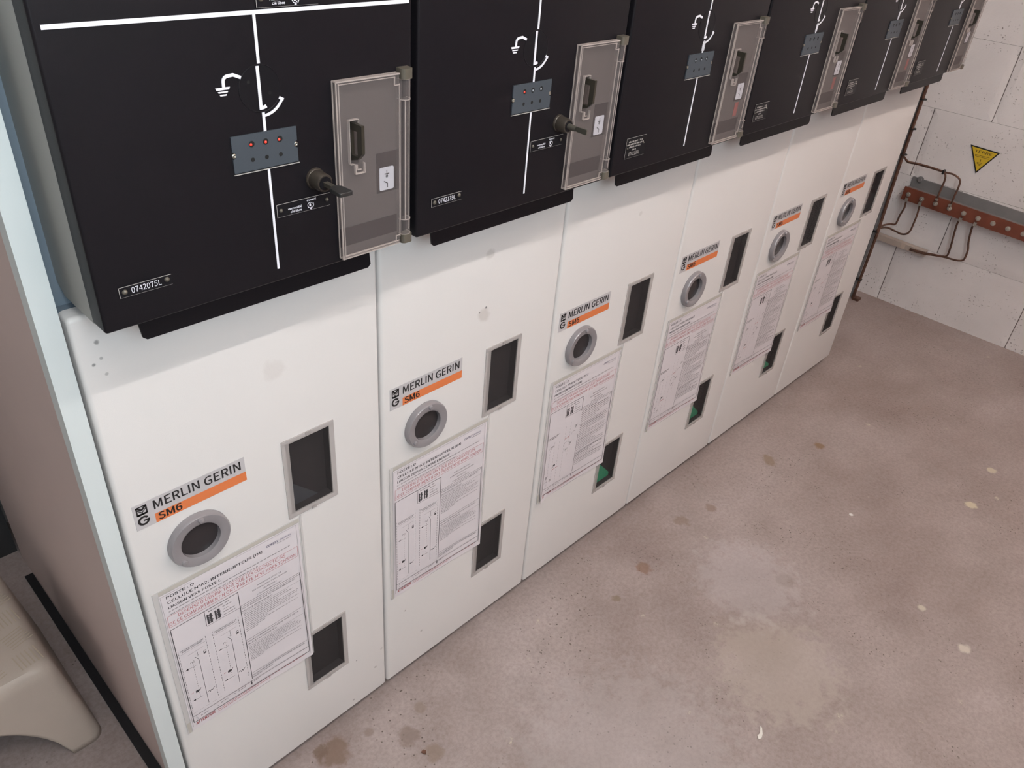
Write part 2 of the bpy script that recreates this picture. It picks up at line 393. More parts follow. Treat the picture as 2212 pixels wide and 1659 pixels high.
def block_material():
    m = bpy.data.materials.new('painted_concrete_block'); m.use_nodes = True; nt = m.node_tree; N = nt.nodes; Lk = nt.links.new
    b = N['Principled BSDF']; b.inputs['Roughness'].default_value = 0.7; b.inputs['Specular IOR Level'].default_value = 0.3
    tc = N.new('ShaderNodeTexCoord')
    n1 = N.new('ShaderNodeTexNoise'); n1.inputs['Scale'].default_value = 5; n1.inputs['Detail'].default_value = 5; Lk(tc.outputs['Object'], n1.inputs['Vector'])
    r1 = N.new('ShaderNodeValToRGB'); r1.color_ramp.elements[0].position = .3; r1.color_ramp.elements[1].position = .7
    r1.color_ramp.elements[0].color = (0.78, 0.74, 0.73, 1); r1.color_ramp.elements[1].color = (0.88, 0.84, 0.83, 1); Lk(n1.outputs['Fac'], r1.inputs['Fac'])
    # pits: small dark holes, clustered
    v = N.new('ShaderNodeTexVoronoi'); v.inputs['Scale'].default_value = 95; v.inputs['Randomness'].default_value = 1
    wn = N.new('ShaderNodeTexNoise'); wn.inputs['Scale'].default_value = 60; wn.inputs['Detail'].default_value = 3; Lk(tc.outputs['Object'], wn.inputs['Vector'])
    mx = N.new('ShaderNodeVectorMath'); mx.operation = 'MULTIPLY_ADD'; Lk(wn.outputs['Color'], mx.inputs[0]); mx.inputs[1].default_value = (.02, .02, .02); Lk(tc.outputs['Object'], mx.inputs[2])
    Lk(mx.outputs[0], v.inputs['Vector'])
    rp = N.new('ShaderNodeValToRGB'); rp.color_ramp.elements[0].position = .13; rp.color_ramp.elements[1].position = .24
    rp.color_ramp.elements[0].color = (1, 1, 1, 1); rp.color_ramp.elements[1].color = (0, 0, 0, 1); Lk(v.outputs['Distance'], rp.inputs['Fac'])
    n2 = N.new('ShaderNodeTexNoise'); n2.inputs['Scale'].default_value = 11; n2.inputs['Detail'].default_value = 3; Lk(tc.outputs['Object'], n2.inputs['Vector'])
    r2 = N.new('ShaderNodeValToRGB'); r2.color_ramp.elements[0].position = .48; r2.color_ramp.elements[1].position = .62; Lk(n2.outputs['Fac'], r2.inputs['Fac'])
    mu = N.new('ShaderNodeMath'); mu.operation = 'MULTIPLY'; Lk(rp.outputs['Color'], mu.inputs[0]); Lk(r2.outputs['Color'], mu.inputs[1])
    mc = N.new('ShaderNodeMix'); mc.data_type = 'RGBA'; Lk(mu.outputs[0], mc.inputs[0]); Lk(r1.outputs['Color'], mc.inputs[6]); mc.inputs[7].default_value = (0.42, 0.37, 0.355, 1)
    Lk(mc.outputs[2], b.inputs['Base Color'])
    n3 = N.new('ShaderNodeTexNoise'); n3.inputs['Scale'].default_value = 90; n3.inputs['Detail'].default_value = 8; n3.inputs['Roughness'].default_value = .7; Lk(tc.outputs['Object'], n3.inputs['Vector'])
    sb = N.new('ShaderNodeMath'); sb.operation = 'SUBTRACT'; Lk(n3.outputs['Fac'], sb.inputs[0]); Lk(mu.outputs[0], sb.inputs[1])
    bp = N.new('ShaderNodeBump'); bp.inputs['Strength'].default_value = .5; bp.inputs['Distance'].default_value = .003
    Lk(sb.outputs[0], bp.inputs['Height']); Lk(bp.outputs['Normal'], b.inputs['Normal'])
    return m
M_FLOOR = floor_material(); M_BLOCK = block_material()
M_MORTAR = mat('dark_mortar_joint', (0.16, 0.13, 0.12), 0.9)

XW = 2.89; X0 = -2.6; Y0 = -1.78; Y1 = 0.93; ZC = 2.62
struct(MB().box(X0 - .1, XW + .1, Y0 - .1, Y1 + .1, -0.1, 0).build('floor', M_FLOOR))
struct(MB().box(X0 - .1, XW + .1, Y0 - .1, Y1 + .1, ZC, ZC + .1).build('ceiling', M_CEIL))
struct(MB().box(X0 - .1, X0, Y0, Y1, 0, ZC).build('wall_left', M_WALLO))
mb = MB(); mb.box(X0, -.90, Y0 - .1, Y0, 0, ZC); mb.box(.20, XW, Y0 - .1, Y0, 0, ZC); mb.box(-.90, .20, Y0 - .1, Y0, 2.15, ZC); mb.box(-.90, .20, Y0 - .1, Y0, 0, 1.35)
struct(mb.build('wall_front', M_WALLO))
mb = MB()
for (a, b, c, d) in ((-.95, -.90, 1.30, 2.20), (.20, .25, 1.30, 2.20), (-.90, .20, 2.15, 2.20), (-.90, .20, 1.30, 1.35)): mb.box(a, b, Y0 - .1, Y0 + .02, c, d)
struct(mb.build('fill_window_1', M_FIT))  # unseen window frame added around the cool fill light
# wide brown double door, unseen, added to cut bounce light from this wall
dr = struct(MB().box(.95, 2.75, Y0, Y0 + .045, 0, 2.30).build('added_door_1', mat('bounce_damper_brown', (0.22, 0.13, 0.105), 0.6)))
for x in (1.78, 1.90): MB().box(x, x + .02, Y0 + .045, Y0 + .085, .95, 1.12).build('added_door_handle', M_LOCK, dr)
struct(MB().box(X0, XW, Y1, Y1 + .1, 0, ZC).build('wall_back', M_WALLO))
def block_wall():
    mb = MB(); mb.mi = 1; mb.box(XW + .004, XW + .1, Y0, Y1, 0, ZC); mb.mi = 0
    zs = [0.0, .247, .487, .728, .965, 1.206, 1.447, 1.688, 1.929, 2.17, 2.41, ZC]
    offs = [.096, -.047, .139, -.050, .19, -.05, .14, -.05, .14, -.05, .14]
    rr = random.Random(3)
    for i in range(len(zs) - 1):
        y = offs[i] - .48 * 8
        while y < Y1:
            a = max(y, Y0); b = min(y + .48, Y1)
            if b - a > .01:
                g = 0.0014; gz = 0.0005 if False else 0.00035; d = rr.uniform(0, .0012)
                ys = [a + g + (b - a - 2 * g) * k / 24 for k in range(25)]
                z0_, z1_ = zs[i] + (gz if i else 0), zs[i + 1] - gz
                zz = [z0_ + (z1_ - z0_) * k / 10 for k in range(11)]
                def jit(yy, q): return 0.0011 * noise.noise(Vector((yy * 70, q * 70, 1.7)))
                vs = []
                for kz, z in enumerate(zz):
                    for ky, yy in enumerate(ys):
                        ya = yy; za = z; x = XW - 0.0015 + d
                        if ky in (0, 24): ya += jit(z, yy * 3); x = XW + .002
                        if (kz == 0 and i in (1, 5)) or (kz == 10 and i in (0, 4)): x = XW + .0012; za += jit(yy, z * 3) * .8
                        elif kz in (0, 10): x = XW - .0008 if yy > -.2 or i not in (2, 3) else XW + .0002
                        vs.append((x, ya, za))
                fs = [(q * 25 + k, q * 25 + k + 1, (q + 1) * 25 + k + 1, (q + 1) * 25 + k) for q in range(10) for k in range(24)]
                mb.add(vs, fs)
                mb.add([(XW + .002, ys[0], zz[0]), (XW + .02, ys[0], zz[0]), (XW + .02, ys[0], zz[-1]), (XW + .002, ys[0], zz[-1])], [(0, 1, 2, 3)])
                mb.add([(XW + .002, ys[-1], zz[0]), (XW + .02, ys[-1], zz[0]), (XW + .02, ys[-1], zz[-1]), (XW + .002, ys[-1], zz[-1])], [(0, 1, 2, 3)])
            y += .48
    return mb.build('wall_right', [M_BLOCK, M_MORTAR])
struct(block_wall())

for i, (p, L, pw, c) in enumerate(TUBES):
    lab = ('long ceiling tube light in front of the switchgear row', 'shorter ceiling tube light towards the right hand block wall')[i]
    t = thing('ceiling_light', (p[0], p[1], ZC), lab, 'light')
    MB().box(p[0] - L / 2 - .03, p[0] + L / 2 + .03, p[1] - .05, p[1] + .05, ZC - .055, ZC).build('housing', M_FIT, t)
    MB().lathe((p[0] - L / 2, p[1], ZC - .085), (1, 0, 0), [(0.001, 0), (.014, 0), (.014, L), (.001, L)], 16).build('tube', M_TUBE[i], t, smooth=.6)
    mb = MB(); mb.box(p[0] - L / 2 - .02, p[0] - L / 2, p[1] - .015, p[1] + .015, ZC - .10, ZC - .055); mb.box(p[0] + L / 2, p[0] + L / 2 + .02, p[1] - .015, p[1] + .015, ZC - .10, ZC - .055)
    mb.build('tube_holder', M_FIT, t)

# ---------------------------------------------------------------- end panel at the left of the row
t = thing('end_panel', (-0.014, 0.02, 0), 'tall pale grey steel end panel closing the left end of the switchgear row', 'panel')
MB().prism_y(rrect(-0.0247, -0.0030, 0.0, 1.60, 0.0015), 0.0, 0.022).build('front_flange', M_STRIP, t)
MB().box(-0.0040, -0.0006, 0.022, 0.80, 0.0, 1.60).build('side_sheet', M_SIDE, t)

tag(MB().box(-0.0205, -0.0046, 0.03, 0.735, 0.0005, 0.0035).build('floor_slot', M_BLKFLOOR), 'black strip standing in for the dark floor slot at the foot of the end panel', 'strip')  # flat black strip laid on the floor to stand for an open slot
tag(MB().box(-0.55, -0.005, 0.825, 0.925, 0.0, 1.2).build('dark_box', M_SHADE), 'added dark box filling the dark area behind the back edge of the end panel', 'box')  # added box that keeps the area behind the end panel dark

# ---------------------------------------------------------------- cubicles
P = 0.375; YB = -0.0727
DU = [0, -.005, -.0033, -.0048, -.0014, -.0038]; DZ = [0, .0019, .0015, .0008, -.0015, -.002]
EDGE = [(.0125, .3700), (.0029, .3645), (-.0005, .3690), (.0000, .3722), (.0012, .3722), (.0012, .3730)]
LOGO = [(0, 0), (.0004, .0005), (-.001, -.002), (.0004, .001), (.0026, 0), (0, .001)]
LABELS = ['switchgear cubicle at the left end of the row, three red indicator lenses and plate 0742075L',
          'second switchgear cubicle from the left, key lock, one red lens and plate 0742139L',
          'third switchgear cubicle from the left, brightest green inside its lower window',
          'fourth switchgear cubicle from the left, some green inside its lower window',
          'fifth switchgear cubicle from the left, grey porthole and paper sheet, next to last in row',
          'switchgear cubicle at the right end of the row, beside the earth cables and block wall']
SHEETS = [('CELLULE N°A2: INTERRUPTEUR (IM)', .1644, 'LIAISON VERS POSTE C', .1013),
          ('CELLULE N°A1: INTERRUPTEUR (IM)', .1644, 'LIAISON DEPUIS CENTRE ENERGIE', .139),
          ('CELLULE PTR10 TGCU DC3', .125, 'PROTECTION TRANSFO (QM)', .107),
          ('CELLULE PTR9 TGCU DC2', .122, 'PROTECTION TRANSFO (QM)', .107),
          ('CELLULE PTR8 TGCU DC1', .122, 'PROTECTION TRANSFO (QM)', .107),
          ('CELLULE PTR7 TGCU DC', .122, 'PROTECTION TRANSFO (QM)', .107)]
WX0, WX1 = .2110, .2925
WINS = [(.5618, .6988), (.1665, .3022)]

def text_rot(): pass

def circle_pts(cx, cz, r, a0, a1, n=24): return [(cx + r * math.cos(a0 + (a1 - a0) * k / n), cz + r * math.sin(a0 + (a1 - a0) * k / n)) for k in range(n + 1)]

def cubicle(i):
    X = i * P
    t = thing('switchgear_cubicle', (X + P / 2, 0.03, 0), LABELS[i], 'switchgear cubicle', 'switchgear cubicles standing in a row')
    # carcass
    mb = MB()
    mb.box(X + .0005, X + P - .0005, .0225, .80, .012, .955)
    mb.box(X + .0005, X + P - .0005, .036, .80, .955, 1.60)
    # openings for the windows: carve by building pockets in front is avoided; pockets sit inside the tray depth
    mb.build('carcass', M_BODY, t)
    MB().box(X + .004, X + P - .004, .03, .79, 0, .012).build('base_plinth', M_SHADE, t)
    # lower door (tray)
    holes = [(X + WX0 + .006, X + WX1 - .006, a + .006, b - .006) for a, b in WINS]
    mb = MB(); tray(mb, X + .0018, X + .3735, .030, .9565, 0.0, .0222, .0055, holes)
    mb.build('lower_door', M_PANEL, t, smooth=.5)
    # viewing windows
    for k, (a, b) in enumerate(WINS):
        x0, x1 = X + WX0, X + WX1
        fr = MB(); q = .0105; yf = -.0020
        for (u0, u1, v0, v1) in ((x0, x1, b - q * .62, b), (x0, x1, a, a + q * .75), (x0, x0 + q, a + q * .75, b - q * .62), (x1 - q * .75, x1, a + q * .75, b - q * .62)):
            fr.box(u0, u1, yf, .0004, v0, v1)
        fr.box((x0 + x1) / 2 - .004, (x0 + x1) / 2 + .004, yf - .0008, yf, b - .004, b + .0008)
        fr.box((x0 + x1) / 2 - .004, (x0 + x1) / 2 + .004, yf - .0008, yf, a - .0008, a + .004)
        wn = fr.build('viewing_window', M_BEZ, t)
        pk = MB(); px0, px1, pz0, pz1, yd = x0 + .0065, x1 - .0065, a + .0065, b - .0065, .0120
        pk.add([(px0, .001, pz0), (px1, .001, pz0), (px1, .001, pz1), (px0, .001, pz1), (px0 + .003, yd, pz0 + .003), (px1 - .003, yd, pz0 + .003), (px1 - .003, yd, pz1 - .003), (px0 + .003, yd, pz1 - .003)],
               [(0, 1, 5, 4), (1, 2, 6, 5), (2, 3, 7, 6), (3, 0, 4, 7), (4, 5, 6, 7)])
        pk.mi = 1
        if k == 1 and i in (2, 3, 4):
            g = (.62, .55, .4)[i - 2]
            gy = .0105
            pk.add([(px0 + .002, gy, pz0 + .002), (px1 - .004, gy, pz0 + .002), (px1 - .004, gy, pz0 + .020 * g), (px0 + .016, gy, pz0 + .105 * g), (px0 + .002, gy, pz0 + .110 * g)], [(0, 1, 2, 3, 4)])
        elif k == 0 and i == 0:
            pk.add([(px0 + .002, .0105, pz0 + .002), (px1 - .018, .0105, pz0 + .002), (px0 + .002, .0105, pz0 + .052)], [(0, 1, 2)])
        pk.build('dark_recess', [M_DARKIN, M_GREENIN if k == 1 else M_BLUEIN], wn)
        MB().box(px0 + .0015, px1 - .0015, -.0008, .0004, pz0 + .0015, pz1 - .0015).build('pane', M_PANE, wn)
    # round port
    cx, cz = X + .0838, .6115
    mb = MB(); mb.lathe_y(cx, cz, [(.0405, -.0003), (.0403, -.0075), (.0385, -.0100), (.0300, -.0100), (.0262, -.0080), (.0256, -.0012)], 56)
    port = mb.build('round_port', M_PORT, t, smooth=.7)
    mb = MB(); mb.lathe_y(cx, cz, [(.0001, -.0016), (.0258, -.0016), (.0258, -.0004)], 48); mb.build('port_pane', M_PORTP, port)
    for (sx, sz) in ((.0035, .0342), (-.0262, -.0205)):
        MB().lathe_y(cx + sx, cz + sz, [(.0001, -.0132), (.0030, -.0128), (.0040, -.0114), (.0040, -.0098)], 18).build('screw', M_PORT, port, smooth=.8)
    # brand badge
    lx, lz = LOGO[i]; lx += X; y = -.0006
    mb = MB(); mb.box(lx + .0158, lx + .1584, y, .0001, lz + .6655, lz + .7035); badge = mb.build('badge', M_SILVER, t)
    mb = MB(); mb.quad(lx + .0392, lx + .1584, y - .00015, lz + .6657, lz + .6797); mb.build('orange_stripe', M_ORANGE, badge)
    mb = MB(); yy = y - .0003
    text(mb, 'MERLIN', lx + .0398, lx + .0975, yy, lz + .6868, .0130, bold=.022)
    text(mb, 'GERIN', lx + .1035, lx + .1524, yy, lz + .6862, .0130, bold=.022)
    text(mb, 'SM6', lx + .0425, lx + .0722, yy, lz + .6682, .0104, bold=.045)
    # MG device: chevron in a square above a ring
    sq = [(.0192, .6868), (.0324, .6868), (.0324, .7000), (.0192, .7000)]
    def Z(u, v): return (lx + u, yy, lz + v)
    # frame of the square
    for (u0, u1, v0, v1) in ((.0192, .0324, .6868, .6884), (.0192, .0324, .6984, .7000), (.0192, .0209, .6868, .7), (.0307, .0324, .6868, .7)):
        mb.quad(lx + u0, lx + u1, yy, lz + v0, lz + v1)
    line(mb, [(lx + .0205, lz + .6992), (lx + .0258, lz + .6935), (lx + .0311, lz + .6992)], yy, .0026)
    line(mb, [(lx + .0205, lz + .6955), (lx + .0258, lz + .6898), (lx + .0311, lz + .6955)], yy - .00002, .0012)
    line(mb, [(lx + .0205, lz + .6877), (lx + .0311, lz + .6877)], yy, .0030)
    thickline(mb, circle_pts(lx + .0258, lz + .6775, .0056, .55, 2 * PI - .02, 30), yy, yy + .0001, .0028)
    line(mb, [(lx + .0256, lz + .6774), (lx + .0328, lz + .6774)], yy, .0024)
    mb.build('lettering', M_INK, badge)

    # ------- control compartment
    e0, e1 = X + EDGE[i][0], X + EDGE[i][1]; dz = DZ[i]; zb = .9705
    mb = MB(); tray(mb, e0, e1, zb, 1.43, YB, -.046, .003, nb=4); mb.build('front_fascia', M_BLACK, t, smooth=.5)
    mb = MB(); pr = [(-.046, zb), (.022, zb), (.036, zb + .012), (.036, 1.43), (-.046, 1.43)]
    mb.prism_x(pr, e0 + .0004, e1 - .0004); mb.build('control_housing', M_HOUSE if i == 0 else M_BLACK, t)
    U = X + DU[i]
    # drip lip
    mb = MB(); c = .0055
    lp = [(U + .0475, .9715), (U + .0495, .960), (U + .0515, .9435), (U + .0555, .9400), (U + .3225, .9400), (U + .3262, .9440), (U + .3245, .960), (U + .319, .9715)]
    mb.prism_y(lp, -.0510, -.0490); mb.build('drip_lip', M_BLACK, t)
    # mimic diagram
    y0, y1 = YB - .0006, YB + .0003
    mb = MB()
    def pb(u0, u1, z0, z1): mb.box(U + u0, U + u1, y0, y1, z0 + dz, z1 + dz)
    pb(.0194, .3656, 1.2294, 1.2329); pb(.1910, .1938, 1.1888, 1.2294)
    pb(.1910, .1938, 1.1284, 1.1456); pb(.1911, .1936, .9854, 1.0922)
    thickline(mb, [(U + .1563, dz + 1.1722), (U + .1563, dz + 1.1765), (U + .1567, dz + 1.1786), (U + .1580, dz + 1.1803), (U + .1600, dz + 1.1812), (U + .1664, dz + 1.1818), (U + .1737, dz + 1.1787)], y0, y1, .0028)
    for (a, b, z1, z0, k) in ((.1482, .1622, 1.1722, 1.1701, .0011), (.1503, .1601, 1.1688, 1.1676, .0007), (.1517, .1586, 1.1662, 1.1650, .0007)):
        mb.prism_y([(U + a, dz + z1), (U + b, dz + z1), (U + b - k, dz + z0), (U + a + k, dz + z0)], y0, y1)
    ccx, ccz = U + .1915, 1.167 + dz
    arc = circle_pts(ccx, ccz, .0246, math.radians(-85), math.radians(-27), 16)
    thickline(mb, arc, y0, y1, .0024)
    a = math.radians(-28.5); thickline(mb, [(ccx + .0212 * math.cos(a), ccz + .0212 * math.sin(a)), (ccx + .0263 * math.cos(a), ccz + .0263 * math.sin(a))], y0 - .0001, y1, .0026)
    if i in (2, 3, 4, 5):
        for q in ((.1893, .1901, 1.131, 1.1445), (.1950, .1958, 1.131, 1.1445), (.1893, .1958, 1.1437, 1.1446), (.1893, .1958, 1.131, 1.1319)): pb(*q)
    mb.build('mimic_diagram', M_WHITE, t)
    # earthing switch disc (slightly sunk behind a ring)
    mb = MB(); mb.lathe_y(ccx, ccz, [(.0207, YB + .0002), (.0207, YB - .0001), (.0210, YB - .0004), (.0213, YB - .0003), (.0214, YB + .0003)], 48)
    mb.lathe_y(ccx, ccz, [(.0001, YB - .00012), (.0207, YB - .00012)], 48)
    disc = mb.build('switch_disc', M_DISC, t)
    mb = MB(); mb.box(U + .1891, U + .1922, YB - .0006, YB, dz + 1.1486, dz + 1.1868)
    mb.prism_y([(U + .1891, dz + 1.1482), (U + .1932, dz + 1.1484), (U + .1970, dz + 1.1496), (U + .1955, dz + 1.1523), (U + .1921, dz + 1.1512)], YB - .00062, YB)
    mb.build('blade_mark', M_WHITE, disc)
    mb = MB()
    for (u, z) in ((.1806, 1.1738), (.2012, 1.1621)): mb.lathe_y(U + u, z + dz, [(.0001, YB - .0003), (.0017, YB - .0003)], 14)
    mb.build('disc_hole', M_HOLE, disc)
    # indicator plate
    mb = MB(); px0, px1, pz0, pz1 = U + .1563, U + .2251, 1.0939 + dz, 1.1283 + dz
    def notch(cx_, cz_, r, side):
        ang = [PI / 2 - PI * k / 8 for k in range(9)]
        return [(cx_ + side * r * math.cos(q), cz_ + r * math.sin(q)) for q in ang]
    poly = [(px1, pz1), (px0, pz1)] + notch(px0, 1.1106 + dz, .0034, 1) + [(px0, pz0), (px1, pz0)] + list(reversed(notch(px1, 1.1110 + dz, .0034, -1)))
    mb.prism_y(poly, YB - .0016, YB + .0003); plate = mb.build('indicator_plate', M_SLATE, t)
    MB().box(px0 - .0002, px1 + .0015, YB - .0012, YB, pz0 - .0020, pz0 - .0013).build('plate_ledge', M_PLINE, plate)
    hb = MB()
    for u in (.1760, .1909, .2060): hb.lathe_y(U + u, 1.1042 + dz, [(.0001, YB - .0018), (.0021, YB - .0018)], 16)
    for k, u in enumerate((.1764, .1910, .2062)):
        hb.lathe_y(U + u, 1.1190 + dz, [(.0001, YB - .0018), (.0030, YB - .0018)], 20)
        red = (i == 0) or (i == 1 and k == 0)
        MB().lathe_y(U + u - (.0008 if k != 1 else 0), 1.1186 + dz, [(.00005, YB - .0030), (.0009, YB - .0028), (.0014, YB - .0019)], 14).build('indicator_lens', M_LED if red else (M_LEDCLR if i < 3 else M_SLATE), plate, smooth=1)
    hb.build('socket_hole', M_HOLE, plate)
    for u, z in ((.1580, 1.1106), (.2236, 1.1110)):
        mb = MB(); mb.lathe_y(U + u, z + dz, [(.0001, YB - .0012), (.0014, YB - .0018), (.0023, YB - .0013), (.0024, YB)], 16); mb.build('screw', M_SCREW, plate, smooth=.8)
    # text plates
    def small_plate(u0, u1, z0, z1, name):
        m2 = MB(); m2.box(U + u0, U + u1, YB - .0010, YB + .0002, z0 + dz, z1 + dz); pl = m2.build(name, M_DISC, t)
        m2 = MB(); y = YB - .0012; k = .00045
        m2.quad(U + u0, U + u1, y, z1 + dz - k, z1 + dz); m2.quad(U + u0, U + u0 + k, y, z0 + dz, z1 + dz)
        m2.quad(U + u0, U + u1 * 1, y, z0 + dz, z0 + dz + k * .4)
        m2.build('plate_edge', M_PLINE, pl); return pl
    def rivets(pl, pts, r=.0021):
        for u, z in pts:
            MB().lathe_y(U + u, z + dz, [(.0001, YB - .0028), (r * .6, YB - .0025), (r, YB - .0013), (r, YB - .0008)], 14).build('rivet', M_KHAKI, pl, smooth=1)
    def verrou(u, z):
        pl = small_plate(u, u + .0630, z, z + .0137, 'lock_plate')
        m2 = MB(); y = YB - .0013
        text(m2, 'verrouillé', U + u + .0126, U + u + .0287, y, z + dz + .0055, .0021, bold=.04)
        text(m2, 'clé libre', U + u + .0153, U + u + .0285, y, z + dz + .0020, .0021, bold=.04)
        text(m2, 'ouvert', U + u + .0349, U + u + .0460, y, z + dz + .0100, .0020, bold=.04)
        line(m2, circle_pts(U + u + .0386, z + dz + .0053, .0029, .4, 2 * PI - .5, 20), y, .0006)
        m2.prism_y([(U + u + .0386 - .0010, z + dz + .0040), (U + u + .0396, z + dz + .0040), (U + u + .0396, z + dz + .0062), (U + u + .0386, z + dz + .0078), (U + u + .0376, z + dz + .0062)], y, y + .0001)
        line(m2, [(U + u + .0392, z + dz + .0028), (U + u + .0400, z + dz + .0008), (U + u + .0380, z + dz + .0016)], y, .0010)
        line(m2, circle_pts(U + u + .0386, z + dz + .0053, .0042, -.9, .5, 10), y, .0006)
        m2.build('plate_text', M_WHITE, pl); rivets(pl, ((u + .0048, z + .0067), (u + .0592, z + .0066)))
    if i < 2:
        verrou(.1962, 1.0405)
        verrou(.1953, 1.2343)
        nx, nz_ = (.0314, 1.0026) if i == 0 else (.0297, 1.0030)
        pl = small_plate(nx, nx + .0492, nz_, nz_ + .0105, 'number_plate')
        m2 = MB(); text(m2, ('0742075L', '0742139L')[i], U + nx + .0112, U + nx + .0389, YB - .0013, nz_ + dz + .0026, .0056); m2.build('plate_text', M_WHITE, pl)
        rivets(pl, ((nx + .0051, nz_ + .0050), (nx + .0446, nz_ + .0060)), .0026)
    else:
        nx, nz_ = .0308, .9925
        pl = small_plate(nx, nx + .0490, nz_, nz_ + .0305, 'rating_plate')
        m2 = MB(); y = YB - .0013
        for k, (a, b) in enumerate(((.006, .028), (.033, .041), (.002, .044), (.008, .036), (.016, .026))):
            z = nz_ + dz + (.0235, .0235, .0195, .0155, .0110)[k]; words(m2, U + nx + a, U + nx + b, y, z, .0026, seed=i * 10 + k)
        text(m2, ('0742138L', '0742137L', '0742136L', '0742140L')[i - 2], U + nx + .009, U + nx + .036, y, nz_ + dz + .0035, .0052)
        m2.build('plate_text', M_PLINE, pl); rivets(pl, ((nx + .004, nz_ + .0155), (nx + .0435, nz_ + .0185)), .0013)
    # lock barrels
    if i < 2:
        lx_, lz_ = U + .2437 + (.0045 if i == 1 else 0), 1.0720
        mb = MB(); prof = [(.0112, YB), (.0110, YB - .0020), (.0100, YB - .0030), (.0094, YB - .0165), (.0084, YB - .0180), (.0001, YB - .0180)]
        mb.lathe_y(lx_, lz_, prof, 32); lk = mb.build('lock_barrel', M_LOCK, t, smooth=.7)
        MB().lathe_y(lx_, lz_, [(.0001, YB - .0184), (.0070, YB - .0184), (.0072, YB - .0178)], 24).build('lock_face', M_DISC, lk)
        yk = YB - .0184
        kt = thing('key', (lx_, yk, lz_), ('black headed key in the key lock of the leftmost switchgear cubicle', 'slim dark metal key in the key lock of the second switchgear cubicle')[i], 'key', 'keys left in the interlock barrels')
        if i == 0:
            mb = MB(); mb.prism_y([(lx_ - .0024, lz_ - .0024), (lx_ + .0024, lz_ - .0024), (lx_ + .0028, lz_ + .002), (lx_ - .0028, lz_ + .002)], yk - .018, yk + .0005); mb.build('shank', M_KEY, kt)
            ol = [(-.0028, -.013), (-.0072, -.018), (-.0082, -.034), (-.0070, -.0360), (.0070, -.0360), (.0082, -.034), (.0072, -.018), (.0028, -.013)]
            n = len(ol); mb = MB(); vs = [(lx_ + a, yk + b, lz_ - .0022) for a, b in ol] + [(lx_ + a, yk + b, lz_ + .0022) for a, b in ol]
            mb.add(vs, [tuple(range(n)), tuple(range(2 * n - 1, n - 1, -1))] + [(k, (k + 1) % n, (k + 1) % n + n, k + n) for k in range(n)])
            mb.build('bow', M_KEYB, kt, bevel=.0008)
        else:
            mb = MB(); mb.lathe((lx_, yk, lz_), (0, -1, 0), [(.0040, 0), (.0038, .010), (.0030, .013)], 16)
            mb.build('shank', M_KEY, kt, smooth=.7)
            ol = [(-.010, -.0030), (-.016, -.0060), (-.0290, -.0066), (-.0310, -.005), (-.0310, .005), (-.0290, .0066), (-.016, .0060), (-.010, .0030)]
            mb = MB(); mb.prism_x([(yk + a, lz_ + b * .55) for a, b in ol], lx_ - .0012, lx_ + .0012); mb.build('bow', M_KEY, kt, bevel=.0004)
    # things behind the clear cover
    yc = YB - .0010
    mb = MB(); mb.box(U + .3205, U + .3518, yc, YB + .0002, 1.0390 + dz, 1.0838 + dz); mb.box(U + .2700, U + .3480, yc, YB + .0002, .9884 + dz, 1.0095 + dz)
    # warm grey sheet stands for haze on the cover, dark fields on it
    bk = MB(); bk.box(U + .2700, U + .3560, YB - .0006, YB + .0002, .9775 + dz, 1.1640 + dz); back = bk.build('haze_sheet', mat('warm_grey_haze%d' % i, (.070, .060, .059), .55), t)
    mb.build('dark_field', M_DKLAB, back)
    mb = MB(); mb.prism_y(rrect(U + .3240, U + .3436, 1.0415 + dz, 1.0672 + dz, .002), yc - .0006, yc)
    lab = mb.build('pictogram_label', M_LAB, back)
    mb = MB(); y = yc - .0009; q = U + .3338; z = dz
    line(mb, [(q, z + 1.0640), (q, z + 1.0580)], y, .0009); line(mb, [(q - .0032, z + 1.0598), (q + .0032, z + 1.0598)], y, .0011)
    line(mb, circle_pts(q, z + 1.0572, .0012, 0, 2 * PI, 14), y, .0008)
    line(mb, [(q - .0040, z + 1.0518), (q + .0008, z + 1.0490), (q + .0008, z + 1.0440)], y, .0010)
    mb.build('pictogram', M_INK, lab)
    if i in (2, 3, 4): MB().box(U + .3285, U + .3400, yc, YB, 1.0130 + dz, 1.0360 + dz).build('red_flag', M_REDF, back)
    # padlock handle sticking out through the cover
    hx0, hx1 = U + .2870, U + .2908; z = dz
    mb = MB()
    for pg in ([(YB, z + 1.1235), (-.0945, z + 1.1235), (-.0945, z + 1.1160), (YB, z + 1.1160)],
               [(-.0945, z + 1.1160), (-.0945, z + 1.0948), (-.0868, z + 1.0872), (-.0868, z + 1.0900), (-.0868, z + 1.1160)],
               [(YB, z + 1.1160), (-.0765, z + 1.1160), (-.0765, z + 1.0900), (YB, z + 1.0900)],
               [(YB, z + 1.0900), (-.0868, z + 1.0900), (-.0868, z + 1.0872), (-.0750, z + 1.0835), (YB, z + 1.0835)]):
        mb.prism_x(pg, hx0, hx1)
    mb.build('padlock_handle', M_HAND, t)
    # clear hinged cover
    yf = YB - .0082; hole = (U + .2822, U + .2930, 1.0815 + dz, 1.1262 + dz)
    cx0, cx1, cz0, cz1 = U + .2680, U + .3472, .9768 + dz, 1.1652 + dz
    mb = MB(); tray(mb, cx0, cx1, cz0, cz1, yf, YB - .0012, .0012, [hole], nb=3); cover = mb.build('clear_cover', M_COVER, t)
    mb = MB(); k = .0012
    def rb(a, b, c, d, y=yf - .0003, yy=None): mb.box(a, b, y, (yy if yy else y + .0015), c, d)
